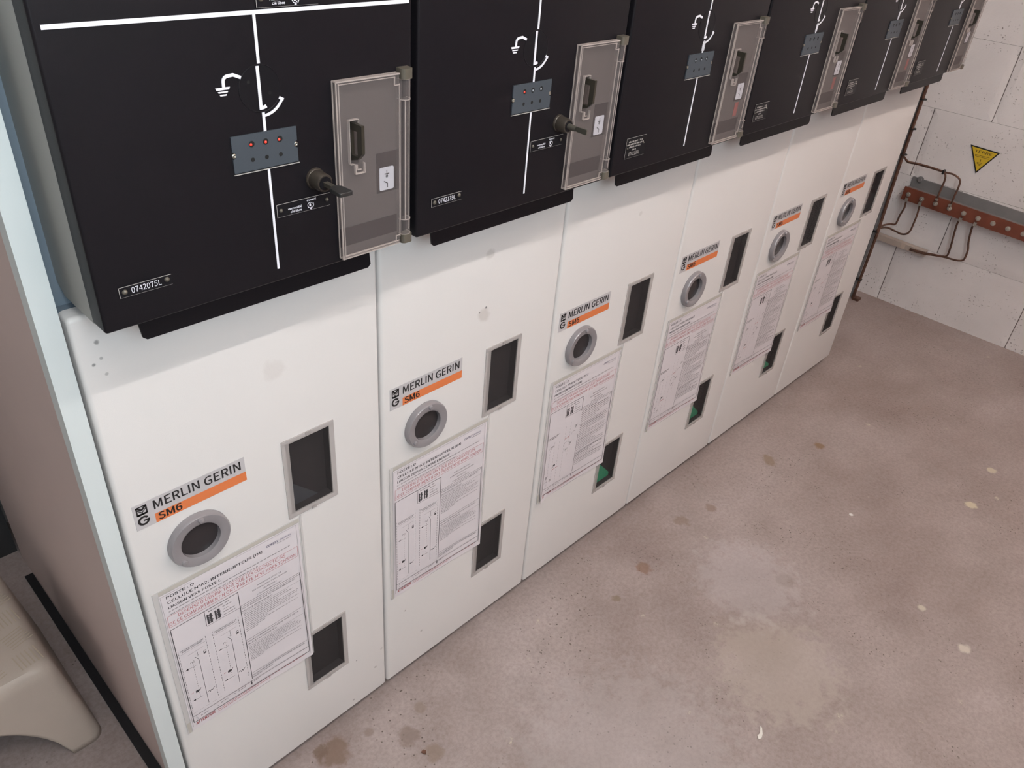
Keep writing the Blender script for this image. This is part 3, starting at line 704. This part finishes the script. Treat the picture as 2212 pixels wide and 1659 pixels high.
    rb(cx0, cx1, cz1 - .0010, cz1 + .0004, yf - .0002, YB - .0012); rb(cx0 - .0004, cx0 + .0008, cz0, cz1, yf - .0002, yf + .0012); rb(cx0 - .0004, cx0 + .0006, cz0, cz1, YB - .0024, YB - .0010)
    rb(cx0, cx1, cz0 - .0004, cz0 + .0008, yf - .0002, YB - .0012); rb(cx0 + .0028, cx0 + .0035, cz0 + .003, cz1 - .002)
    rb(cx0 + .003, cx1 - .001, cz0 + .0030, cz0 + .0037); rb(cx0 + .003, cx1 - .006, cz1 - .0032, cz1 - .0026)
    rb(cx1 - .0006, cx1, cz0 + .008, cz1 - .010); rb(cx1 - .007, cx1 - .0063, cz1 - .011, cz1 - .003); rb(cx1 - .007, cx1, cz1 - .0115, cz1 - .0108)
    rb(cx1 - .006, cx1 - .0053, cz0 + .003, cz0 + .010); rb(cx1 - .006, cx1, cz0 + .0095, cz0 + .0102)
    h0, h1, h2, h3 = hole
    rb(h0 - .0008, h0, h2, h3, yf - .0010, yf + .0030); rb(h0 - .0008, h1 + .0006, h3, h3 + .0008, yf - .0010, yf + .0030); rb(h1, h1 + .0006, h3 - .004, h3, yf - .001, yf + .002)
    rb(h0, h0 + .004, h2 - .0008, h2, yf - .001, yf + .002)
    tx = U + .2860
    rb(tx, tx + .0010, 1.0705 + dz, 1.0815 + dz, yf - .003, yf); rb(tx, tx + .0125, 1.0705 + dz, 1.0715 + dz, yf - .003, yf); rb(tx + .0115, tx + .0125, 1.0705 + dz, 1.0815 + dz, yf - .003, yf)
    rb(tx + .003, tx + .0085, 1.0745 + dz, 1.0752 + dz, yf - .002, yf); rb(tx + .003, tx + .0037, 1.0745 + dz, 1.0805 + dz, yf - .002, yf)
    mb.build('cover_rim', M_RIM, cover)
    # hinge: clear knuckles, clear rod, two khaki caps
    hc = U + .3560; hy = YB - .0038
    mb = MB()
    for (a, b, r) in ((1.1380, 1.1590, .0072), (.9862, 1.0040, .0072), (1.0040, 1.1380, .0052)):
        mb.lathe((hc, hy, a + dz), (0, 0, 1), [(.0001, 0), (r, 0), (r, b - a), (.0001, b - a)], 20)
    mb.build('hinge_knuckle', M_COVER, cover, smooth=.7)
    mb = MB(); mb.lathe((hc - .002, hy - .005, 1.004 + dz), (0, 0, 1), [(.0006, 0), (.0006, .134)], 6); mb.lathe((hc - .0075, hy - .003, 1.004 + dz), (0, 0, 1), [(.0005, 0), (.0005, .134)], 6)
    mb.lathe((hc + .0050, hy - .003, .990 + dz), (0, 0, 1), [(.0006, 0), (.0006, .168)], 6)
    for a in (1.1380, 1.1590, .9862, 1.0040): mb.lathe((hc, hy, a + dz - .0003), (0, 0, 1), [(.0066, 0), (.0074, 0), (.0074, .0007), (.0066, .0007)], 20)
    mb.build('hinge_rod', M_RIM, cover)
    for (a, b) in ((1.1592, 1.1697), (.9757, .9860)):
        mb = MB(); pl = rrect(hc - .0073, hc + .0073, YB - .0115, YB, .004, corners=(1, 1, 0, 0)); n = len(pl)
        mb.add([(q[0], q[1], a + dz) for q in pl] + [(q[0], q[1], b + dz) for q in pl], [tuple(range(n)), tuple(range(2 * n - 1, n - 1, -1))] + [(k, (k + 1) % n, (k + 1) % n + n, k + n) for k in range(n)])
        mb.build('hinge_cap', M_KHAKI, cover)
    return t

PO = [(0, 0), (.000, .0), (.0005, -.001), (.0, 0), (.0, 0), (.0, 0)]
def sheet(i):
    X = i * P; dx, dz0 = 0, 0
    U = X
    lab = ['instruction sheet reading CELLULE N°A2, taped below the round port of the leftmost cubicle',
           'instruction sheet reading CELLULE N°A1, taped on the second cubicle from the left',
           'instruction sheet reading PTR10 with one curled lower corner, on the third cubicle',
           'instruction sheet taped on the fourth cubicle from the left',
           'instruction sheet taped on the fifth cubicle, second from the right end',
           'instruction sheet taped on the rightmost cubicle, nearest the block wall'][i]
    t = thing('instruction_sheet', (X + .12, 0, .40), lab, 'sheet', 'laminated instruction sheets on the cubicle doors')
    # clear sleeve, with a raised folded border
    y = -.0008
    mb = MB(); mb.add([(U + .0128, y, .2555), (U + .2285, y - .0004, .2515), (U + .2300, y, .5565), (U + .0120, y, .5560)], [(0, 1, 2, 3)])
    mb.build('sleeve', M_SLEEVE, t)
    MB().box(U + .0126, U + .0168, -.0020, -.0006, .2550, .5560).build('sleeve_fold', M_SLEEVE, t)
    MB().box(U + .2268, U + .2300, -.0016, -.0006, .2950, .5590).build('sleeve_fold', M_SLEEVE, t)
    MB().quad(U + .020, U + .2255, -.0012, .5475, .5550).build('tape', M_TAPE, t)
    MB().quad(U + .0135, U + .0185, -.0023, .2560, .280).build('tape', M_TAPE, t)
    # paper, lower right corner standing slightly off the door
    nx, nz = 16, 20; vs = []
    x0, x1, z0, z1 = .0195, .2240, .2555, .5480
    def curl(u, v):
        k = max(0, (u + (1 - v)) - 1.55) * .010
        if i == 2: k += max(0, (1 - u) + (1 - v) - 1.88) * .05
        return -.0014 - k - .0004 * math.sin(u * 5 + i) * math.sin(v * 6 + 1)
    for a in range(nz + 1):
        for b in range(nx + 1):
            u, v = b / nx, a / nz; vs.append((U + x0 + (x1 - x0) * u, curl(u, v), z0 + (z1 - z0) * v))
    fs = [(a * (nx + 1) + b, a * (nx + 1) + b + 1, (a + 1) * (nx + 1) + b + 1, (a + 1) * (nx + 1) + b) for a in range(nz) for b in range(nx)]
    pap = MB().add(vs, fs).build('paper', M_PAPER, t, smooth=1)
    K = MB(); G = MB(); RD = MB(); NV = MB()
    y = 0
    text(K, 'POSTE : D', U + .0282, U + .0655, y, .5375, .0046, bold=.035)
    s1, e1, s2, e2 = SHEETS[i]
    text(K, s1, U + .0282, U + e1, y, .5280, .0047, bold=.035)
    text(K, s2, U + .0278, U + e2, y, .5187, .0043, bold=.035)
    words(G, U + .0274, U + .2068, y, .5130, .0019, seed=1); words(G, U + .0276, U + .155, y, .5070, .0019, seed=2)
    text(NV, 'COFELY', U + .1717, U + .1905, y, .5325, .0038, bold=.04, shear=.2); text(NV, 'Services', U + .1925, U + .2105, y, .5330, .0034, shear=.2)
    words(G, U + .188, U + .2105, y, .5295, .0014, seed=3)
    text(RD, "DEFENSE D'OUVRIR TANT QUE LES CONDUCTEURS", U + .0380, U + .1982, y, .4970, .0056)
    text(RD, 'DE CE COMPARTIMENT N ONT PAS ETE MISE HORS TENSION', U + .0247, U + .2138, y, .4880, .0056)
    for a, b in (((.0238, .5055), (.2184, .5045)), ((.2184, .5045), (.2178, .4850)), ((.2178, .4850), (.0234, .4850)), ((.0234, .4850), (.0238, .5055))):
        line(RD, [(U + a[0], a[1]), (U + b[0], b[1])], y, .0005)
    def ln(a, b, wd=.0006, D=K): line(D, [(U + a[0], a[1]), (U + b[0], b[1])], y, wd)
    for a, b in (((.0211, .5450), (.2196, .5455)), ((.2196, .5455), (.2200, .262)), ((.0211, .5450), (.0218, .264))): ln(a, b, .0004, G)
    # left box and divider
    ln((.0235, .4797), (.1208, .4797), .0009); ln((.0235, .4797), (.0241, .2721), .0011); ln((.1208, .4797), (.1202, .2721 + .0129), .0010)
    ln((.1208, .4465), (.2175, .4500 - .0035), .0006); ln((.2175, .4500), (.2186, .2684), .0010)
    ln((.0241, .2853), (.2183, .2802), .0007); ln((.0241, .2721), (.2186, .2684), .0010); ln((.1212, .4500), (.2175, .4500), .0006)
    ln((.1212, .4445 - .0105), (.2176, .4445 - .0105), .0004, G)
    ln((.0709, .4797), (.0704, .4500), .0007); ln((.0704, .4490), (.1208, .4480), .0005)
    # key icons
    rr = random.Random(5)
    for (a, b) in ((.0727, .0800), (.0842, .0920)):
        K.quad(U + a, U + a + .0026, y, .4515, .4700); K.quad(U + a + .0042, U + b, y, .4515, .4700)
        for k in range(5): K.quad(U + a + .001, U + b - .001 + (.0022 if k % 2 else 0), y, .4520 + .0036 * k, .4537 + .0036 * k)
    words(K, U + .0760, U + .0975, y, .4740, .0017, seed=5); words(K, U + .1005, U + .1075, y, .4740, .0015, seed=6)
    for k in range(4): words(G, U + .0965, U + .0965 + (.013, .009, .017, .018)[k], y, .4685 - .0055 * k, .0018, seed=7 + k)
    ct = (U + .169, y)
    for k, (s, a, b, z) in enumerate((('APRES AVOIR EFFECTUE', .1501, .1885, .4716), ("LES MANOEUVRES D'EXPLOITATION", .1419, .1972, .4655), ('NECESSAIRES', .1582, .1797, .4592), ('CONDAMNER OUVERT:', .1478, .1880, .4532))):
        text(K, s, U + a, U + b, y, z, .0024)
    if i < 2:
        text(K, 'POUR ACCEDER AUX TETES DE CABLE DE LA', U + .1228, U + .2090, y, .4420, .0024, bold=.022); text(K, 'CELLULE A5 DU POSTE C:', U + .1228, U + .1704, y, .4362, .0024, bold=.022)
        for k in range(11): words(G, U + .1240, U + .1240 + (.070, .080, .055, .088, .086, .075, .088, .035, .086, .03, .02)[k], y, .4300 - .0037 * k, .0017, seed=20 + k)
        ln((.1210, .3750), (.2163, .3750), .0005); ln((.1210, .3600), (.2165, .3600), .0004, G)
        text(K, 'POUR ACCEDER AUX TETES DE CABLE DE LA', U + .1222, U + .2085, y, .3690, .0024, bold=.022); text(K, 'CELLULE A2 DU POSTE D:', U + .1222, U + .1704, y, .3635, .0024, bold=.022)
        for k in range(10): words(G, U + .1235, U + .1235 + (.072, .080, .085, .087, .086, .055, .087, .03, .086, .02)[k], y, .3560 - .0033 * k, .0016, seed=40 + k)
        text(K, 'POUR UNE REMISE SOUS TENSION PROCEDER', U + .1223, U + .2120, y, .2915, .0024, bold=.022); text(K, 'EN SENS INVERSE', U + .1223, U + .1560, y, .2870, .0024, bold=.022)
        ln((.1212, .2985), (.2173, .2965), .0005)
        for (pa, seed) in ((.0260, 0), (.0757, 1)):
            q = U + pa
            dashed(K, (q, .4339), (q + .0003, .2970), y, .0005); dashed(K, (q + .0394, .4330), (q + .0398, .2960), y, .0005)
            text(K, ("POSTE D CELLULE A2", 'POSTE C CELLULE A5')[seed], q + .0025, q + .0362, y, .4290, .0021, bold=.022); text(K, 'INTERRUPTEUR MT', q + .0045, q + .0345, y, .4260, .0020, bold=.022)
            ln((pa + .001, .4235), (pa + .039, .4230), .0003, G); ln((pa + .0105, .4150), (pa + .034, .4155), .0003, G)
            line(K, [(q + .0244, .4152), (q + .0244, .4060)], y, .0004); line(K, circle_pts(q + .0244, .4046, .0011, 0, 2 * PI, 10), y, .0003)
            line(K, [(q + .0198, .4047), (q + .0245, .3960), (q + .0245, .2955)], y, .0006)
            dashed(G, (q + .0154, .3921), (q + .0152, .3175), y, .0006, .003, .0022)
            for zz in (.3880, .3185):
                K.prism_y([(q + .0033, zz), (q + .0078, zz + .0022), (q + .0078, zz - .0018)], y, y); line(K, [(q + .0078, zz), (q + .0190, zz - .001)], y, .0004)
            line(K, [(q + .0125, .3955), (q + .0125, .3985), (q + .0150, .3985), (q + .0150, .3955), (q + .0175, .3955), (q + .0175, .3995)], y, .0004)
            K.quad(q + .0120, q + .0175, y, .3335, .3355); K.quad(q + .0105, q + .0145, y, .3315, .3365); line(K, [(q + .0155, .3320), (q + .0185, .3372)], y, .0009)
            K.quad(q + .0325, q + .0365, y, .4000, .4008); K.quad(q + .0325, q + .0331, y, .4000, .4060); K.quad(q + .0359, q + .0365, y, .4000, .4060); K.quad(q + .0335, q + .0358, y, .4010, .4035); line(K, [(q + .033, .406), (q + .036, .4065)], y, .0009)
            line(K, [(q + .0255, .3190), (q + .0290, .3200), (q + .0298, .3165), (q + .0318, .3200), (q + .0330, .3170), (q + .0352, .3205), (q + .0376, .3215)], y, .0008)
            text(RD, ('A2', 'A5')[seed], q + .0040, q + .0075, y, .3345, .0018)
        dashed(G, (U + .026, .292), (U + .070, .291), y, .0003, .006, .004)
    else:
        for k in range(30):
            z = .4420 - .0049 * k
            if k in (7, 15, 22): ln((.1210, z), (.2165, z), .0005); continue
            D = K if k in (0, 1, 8, 9, 16, 23, 24, 27) else G
            words(D, U + .1230, U + .1230 + (.086 if k % 3 else .088 if k % 2 else .05) * (1 - .3 * (k % 7 == 5)), y, z, .0019 if D is G else .0022, seed=60 + k)
        words(K, U + .0262, U + .060, y, .4150, .0022, seed=91); words(K, U + .0268, U + .052, y, .4115, .0020, seed=92)
        for (a, z0_, z1_) in ((.036, .400, .290), (.048, .400, .295), (.062, .395, .285), (.078, .425, .29), (.092, .43, .34)): dashed(G, (U + a, z0_), (U + a + .0003, z1_), y, .0004, .005, .003)
        for (a, z) in ((.053, .334), (.034, .312), (.110, .410), (.098, .372), (.041, .388), (.086, .360), (.046, .300)):
            line(K, circle_pts(U + a, z, .0022, 0, 5, 10), y, .0007); words(K, U + a - .003, U + a + .004, y, z + .003, .0018, seed=int(a * 1e4))
        K.quad(U + .052, U + .0575, y, .335, .3395)
        words(RD, U + .050, U + .066, y, .327, .0024, seed=3); words(RD, U + .078, U + .092, y, .392, .0024, seed=4)
        for (a, z, r) in ((.040, .385, .007), (.085, .375, .008), (.104, .395, .006), (.033, .298, .006)): line(K, circle_pts(U + a, z, r, .5, 3.2, 10), y, .0004)
    # legend and bottom warning
    for k, a in enumerate((.030, .061, .090)):
        line(K, [(U + a, .2835), (U + a, .2812)], y, .0005); line(K, [(U + a - .0012, .2800), (U + a + .0012, .2770), (U + a + .0012, .2745)], y, .0004); words(K, U + a + .006, U + a + .0175, y, .2775, .0016, seed=80 + k)
    K.prism_y([(U + .1165, .276), (U + .1178, .284), (U + .1192, .276), (U + .1178, .2725)], y, y); words(K, U + .122, U + .131, y, .2772, .0016, seed=84)
    text(RD, 'ATTENTION', U + .0265, U + .0560, y, .2640, .0060, bold=.04)
    words(RD, U + .0610, U + .2098, y, .2660, .0018, seed=88); words(RD, U + .0612, U + .1500, y, .2620, .0018, seed=89)
    for D, nm, m in ((K, 'black_print', M_PINK), (G, 'fine_print', M_GREY), (RD, 'red_print', M_REDI), (NV, 'heading_logo', M_BLUEI)):
        out = []
        for v in D.v:
            u = (v[0] - U - x0) / (x1 - x0); w_ = (v[2] - z0) / (z1 - z0); out.append((v[0], curl(min(1, max(0, u)), min(1, max(0, w_))) - .00025, v[2]))
        D.v = out; D.build(nm, m, pap)
for i in range(6): cubicle(i)
for i in range(6): sheet(i)

# ---------------------------------------------------------------- step stool
def stool():
    t = thing('step_stool', (-.27, .44, 0), 'cream plastic step stool with an arched skirt beside the end panel', 'stool')
    H = .213
    prof = [(0, .000), (.0, .004), (.006, .030), (.022, .150), (.028, .190), (.033, .204), (.042, .2115), (.050, H)]
    X0_, X1_, Y0_, Y1_ = -.505, -.047, .268, .600
    def ring(ins, r, n=6):
        return rrect(X0_ + ins, X1_ - ins, Y0_ + ins * .72, Y1_ - ins * .72, r, n)
    mb = MB(); rings = []; rs = []
    for ins, z in prof:
        rs.append([(x, y, z) for x, y in ring(ins, .022)])
    n = len(rs[0])
    # subdivide long sides so that the skirt arches can be cut
    def dense(rg):
        out = []
        for k in range(len(rg)):
            a = Vector(rg[k]); b = Vector(rg[(k + 1) % len(rg)]); m = 40 if (b - a).length > .1 else 1
            for q in range(m): out.append(a + (b - a) * q / m)
        return out
    D = [dense(r) for r in rs]; n = len(D[0])
    zl = [0, .004, .03, .15]
    # arch height along the skirt
    def arch(p):
        cx = -.276; hw = .176; top = .155
        if abs(p.y - Y0_) < .03 or abs(p.y - Y1_) < .03:
            d = abs(p.x - cx) / hw
            return top * (1 - d ** 2.4) ** .62 if d < 1 else 0
        cy = .434; hw = .10
        if abs(p.x - X0_) < .03:
            d = abs(p.y - cy) / hw
            return .10 * (1 - d ** 2.4) ** .6 if d < 1 else 0
        return 0
    vs = []; fs = []
    J = 14; low = []
    for j in range(J + 1):
        row = []
        for k in range(n):
            base = D[0][k]; topv = D[4][k]; za = arch(base); zt = .190
            z = za + (zt - za) * j / J; f = z / zt; ins_t = (topv - base); fl = f if z > .004 else 0
            p = base + Vector((ins_t.x * fl, ins_t.y * fl, 0)); row.append((p.x, p.y, z))
        low.append(row)
    allr = low + [[tuple(p) for p in D[q]] for q in (5, 6, 7)]
    for r in allr: vs += r
    for j in range(len(allr) - 1):
        for k in range(n): fs.append((j * n + k, j * n + (k + 1) % n, (j + 1) * n + (k + 1) % n, (j + 1) * n + k))
    fs.append(tuple(range((len(allr) - 1) * n, len(allr) * n)))
    o = mb.add(vs, fs).build('stool_shell', M_STOOL, t, smooth=.6)
    so = o.modifiers.new('solid', 'SOLIDIFY'); so.thickness = .0035; so.offset = -1
    mb = MB(); rr = random.Random(2)
    for a in range(7):
        for b in range(5):
            cx = -.44 + a * .056; cy = .325 + b * .052; ang = .3 if (a + b) % 2 else 1.7
            for k in range(6):
                o_ = (k - 2.5) * .0065; L = .018
                dx, dy = math.cos(ang), math.sin(ang); px, py = cx - dy * o_, cy + dx * o_
                w_ = .0010
                A = [(px - dx * L - dy * -w_, py - dy * L + dx * -w_), (px + dx * L - dy * -w_, py + dy * L + dx * -w_), (px + dx * L - dy * w_, py + dy * L + dx * w_), (px - dx * L - dy * w_, py - dy * L + dx * w_)]
                mb.add([(q[0], q[1], H + .0004) for q in A], [(0, 1, 2, 3)])
    mb.build('tread_ribs', M_SCUFF, t)
stool()

# ---------------------------------------------------------------- earth bar, cables and sign on the right-hand wall
TILT = .030
def bz(y, z): return z - TILT * (.12 - y)
t = thing('earth_bar', (2.87, -.2, .44), 'copper earth bar with a row of bolts on its grey wall bracket', 'busbar')
def slab(name, x0, x1, ya, yb, z0, z1, m):
    mb = MB(); mb.prism_x([(ya, bz(ya, z0)), (yb, bz(yb, z0)), (yb, bz(yb, z1)), (ya, bz(ya, z1))], x0, x1); return mb.build(name, m, t)
slab('bar', 2.846, 2.852, .130, -.85, .4105, .4575, M_COPPER)
slab('bracket', 2.852, 2.8885, .128, -.85, .448, .4525, M_GREYBAR)
br = slab('bracket_back', 2.8840, 2.8888, .126, -.85, .452, .4885, M_GREYBAR)
MB().lathe((2.884, .098, .485), (-1, 0, 0), [(.012, 0), (.012, .004), (.007, .005), (.007, .011), (.0001, .011)], 16).build('bracket_bolt', M_GREYBAR, t)
for k in range(16):
    y = .1095 - .0497 * k; z = bz(y, .4340)
    mb = MB(); mb.lathe((2.846, y, z), (-1, 0, 0), [(.0085, 0), (.0085, .0018), (.0060, .0018), (.0060, .006), (.0033, .0062), (.0033, .0105), (.0001, .011)], 6 if False else 14)
    mb.build('bolt', M_BOLT, t, smooth=.6)

CAB = {
 'A': (2.846, [(.165, .572), (.160, .562), (.146, .5475), (.118, .5455), (.073, .546), (.030, .544), (.018, .539), (.012, .528), (.010, .510), (.011, .478), (.011, .450), (.010, .4395)]),
 'B': (2.850, [(.163, .570), (.158, .560), (.147, .5445), (.120, .5425), (.074, .543), (.024, .542), (-.007, .543), (-.029, .536), (-.038, .525), (-.040, .501), (-.039, .474), (-.0395, .444), (-.038, .434)]),
 'C': (2.846, [(.160, .280), (.160, .288), (.154, .300), (.135, .310), (.117, .315), (.113, .333), (.112, .351), (.106, .382), (.107, .399), (.108, .424)]),
 'D': (2.846, [(.162, .276), (.160, .284), (.155, .291), (.138, .294), (.108, .291), (.084, .288), (.066, .295), (.058, .310), (.056, .335), (.055, .370), (.057, .398), (.059, .424)]),
 'E': (2.862, [(.040, .240), (-.010, .2435), (-.043, .249), (-.074, .253), (-.088, .260), (-.090, .277), (-.087, .311), (-.084, .346), (-.082, .388), (-.088, .414)]),
 'F': (2.862, [(.040, .2370), (-.015, .2400), (-.043, .246), (-.082, .253), (-.121, .256), (-.140, .262), (-.147, .272), (-.146, .304), (-.138, .330), (-.134, .360), (-.132, .391), (-.138, .414)])}
CL = {'A': 'upper copper earth cable looping down to the third bolt of the earth bar', 'B': 'upper copper earth cable with the widest loop, ending on the fourth bolt',
      'C': 'short copper earth cable rising from the riser to the first bolt', 'D': 'copper earth cable sagging under the bar up to the second bolt',
      'E': 'lower copper earth cable from the beige trunking to the fifth bolt', 'F': 'lower copper earth cable with the outer loop, from trunking to the sixth bolt'}
for k, (x, pts) in CAB.items():
    n = len(pts); P3 = []
    for q, (y, z) in enumerate(pts):
        xx = x
        if q >= n - 3: xx = x + (2.8425 - x) * (q - (n - 4)) / 3
        if k in 'ABCD' and q < 3: xx = x + (2.806 - x) * (3 - q) / 3
        P3.append((xx, y, z))
    o = MB().tube(smoothed(P3, 5), .0034, 8).build('earth_cable', M_RUST, None, smooth=1)
    tag(o, CL[k], 'cable', 'copper earth cables joined to the earth bar')
    e = P3[-1]
    MB().box(2.8385, 2.8420, e[1] - .005, e[1] + .005, e[2] - (.009 if k not in 'AB' else -.004) - (.007 if k not in 'AB' else 0), e[2] + (.012 if k in 'AB' else -.002)).build('cable_lug', M_BOLT, o)
MB_t = MB(); MB_t.box(2.838, 2.856, .0205, .0265, .536, .550)
tag(MB_t.build('cable_tie', M_TIE), 'small black cable tie binding the two upper earth cables at their fork', 'cable tie')

t = thing('earth_riser', (2.80, .157, 0), 'vertical rust brown copper riser tied along the right end of the cubicles', 'pipe')
MB().tube([(2.800, .158, .004), (2.800, .155, .12), (2.800, .153, .28), (2.800, .158, .45), (2.800, .161, .6), (2.800, .163, .9), (2.800, .163, 1.5)], .0055, 10).build('copper_rod', M_RUST, t, smooth=1)
MB().tube([(2.808, .172, .004), (2.808, .168, .25), (2.808, .172, .6), (2.808, .176, 1.5)], .0060, 10).build('grey_conduit', M_GREYBAR, t, smooth=1)
for z in (.083, .283, .575, .765, .665):
    MB().lathe((2.803, .163, z - .0015), (0, 0, 1), [(.0001, 0), (.0145, 0), (.0145, .003), (.0001, .003)], 16).build('tie', M_TIE, t)
MB().box(2.788, 2.816, .132, .156, .0005, .010).build('foot_clamp', M_RUST, t)

t = thing('cable_trunking', (2.88, .08, .24), 'beige plastic trunking on the block wall below the earth bar', 'trunking')
MB().prism_x([(.40, .2365), (-.016, .228), (-.016, .2485), (.40, .257)], 2.864, 2.8885).build('trunking_body', M_TRUNK, t)
MB().prism_x([(.075, .229), (.060, .2285), (.060, .2515), (.075, .252)], 2.8630, 2.8645).build('trunking_joint', mat('beige_joint', (.52, .43, .36), .5), t)

t = thing('warning_sign', (2.886, -.065, .61), 'yellow triangular TERRE sign with black border above the earth bar', 'sign')
T0 = [(-.0162, .6435), (-.1134, .6405), (-.0655, .5565)]
def shrink(T, k):
    c = (sum(p[0] for p in T) / 3, sum(p[1] for p in T) / 3); return [(c[0] + (p[0] - c[0]) * k, c[1] + (p[1] - c[1]) * k) for p in T]
MB().prism_x(T0, 2.8872, 2.8886).build('border', M_TIE, t)
MB().prism_x(shrink(T0, .86), 2.8866, 2.8873).build('yellow_face', M_YEL, t)
mb = MB(); text_yz(mb, 'TERRE', -.0365, -.0915, 2.8864, .6245, .0085)
def wy(y0_, y1_, z):
    y = y0_
    while y > y1_: mb.add([(2.8864, y, z), (2.8864, y - .0022, z), (2.8864, y - .0022, z + .0016), (2.8864, y, z + .0016)], [(0, 1, 2, 3)]); y -= .003
wy(-.041, -.089, .6160); wy(-.043, -.087, .6115)
mb.add([(2.8864, -.0640, .596), (2.8864, -.0655, .596), (2.8864, -.0655, .605), (2.8864, -.0640, .605)], [(0, 1, 2, 3)])
wy(-.056, -.074, .5925); wy(-.058, -.072, .5885); wy(-.061, -.069, .5845)
mb.build('sign_text', M_TIE, t)

# ---------------------------------------------------------------- debris on the floor
def fleck(pts, label, m, name='paint_chip', cat='debris'):
    mb = MB(); n = len(pts); mb.add([(x, y, .0006) for x, y in pts] + [(x, y, .0024) for x, y in pts], [tuple(range(n)), tuple(range(2 * n - 1, n - 1, -1))] + [(k, (k + 1) % n, (k + 1) % n + n, k + n) for k in range(n)])
    tag(mb.build(name, m), label, cat)
fleck([(.828, -.5545), (.8335, -.5490), (.8420, -.5500), (.853, -.5440), (.856, -.5425), (.8545, -.5470), (.8440, -.5545), (.834, -.5575)], 'long cream paint chip lying on the open floor near the bottom of the view', M_CHIP)
fleck([(.343, -.140), (.349, -.139), (.352, -.144), (.3475, -.149), (.3445, -.146)], 'small dark brown scrap on the floor in front of the second cubicle', M_RUST, 'scrap')
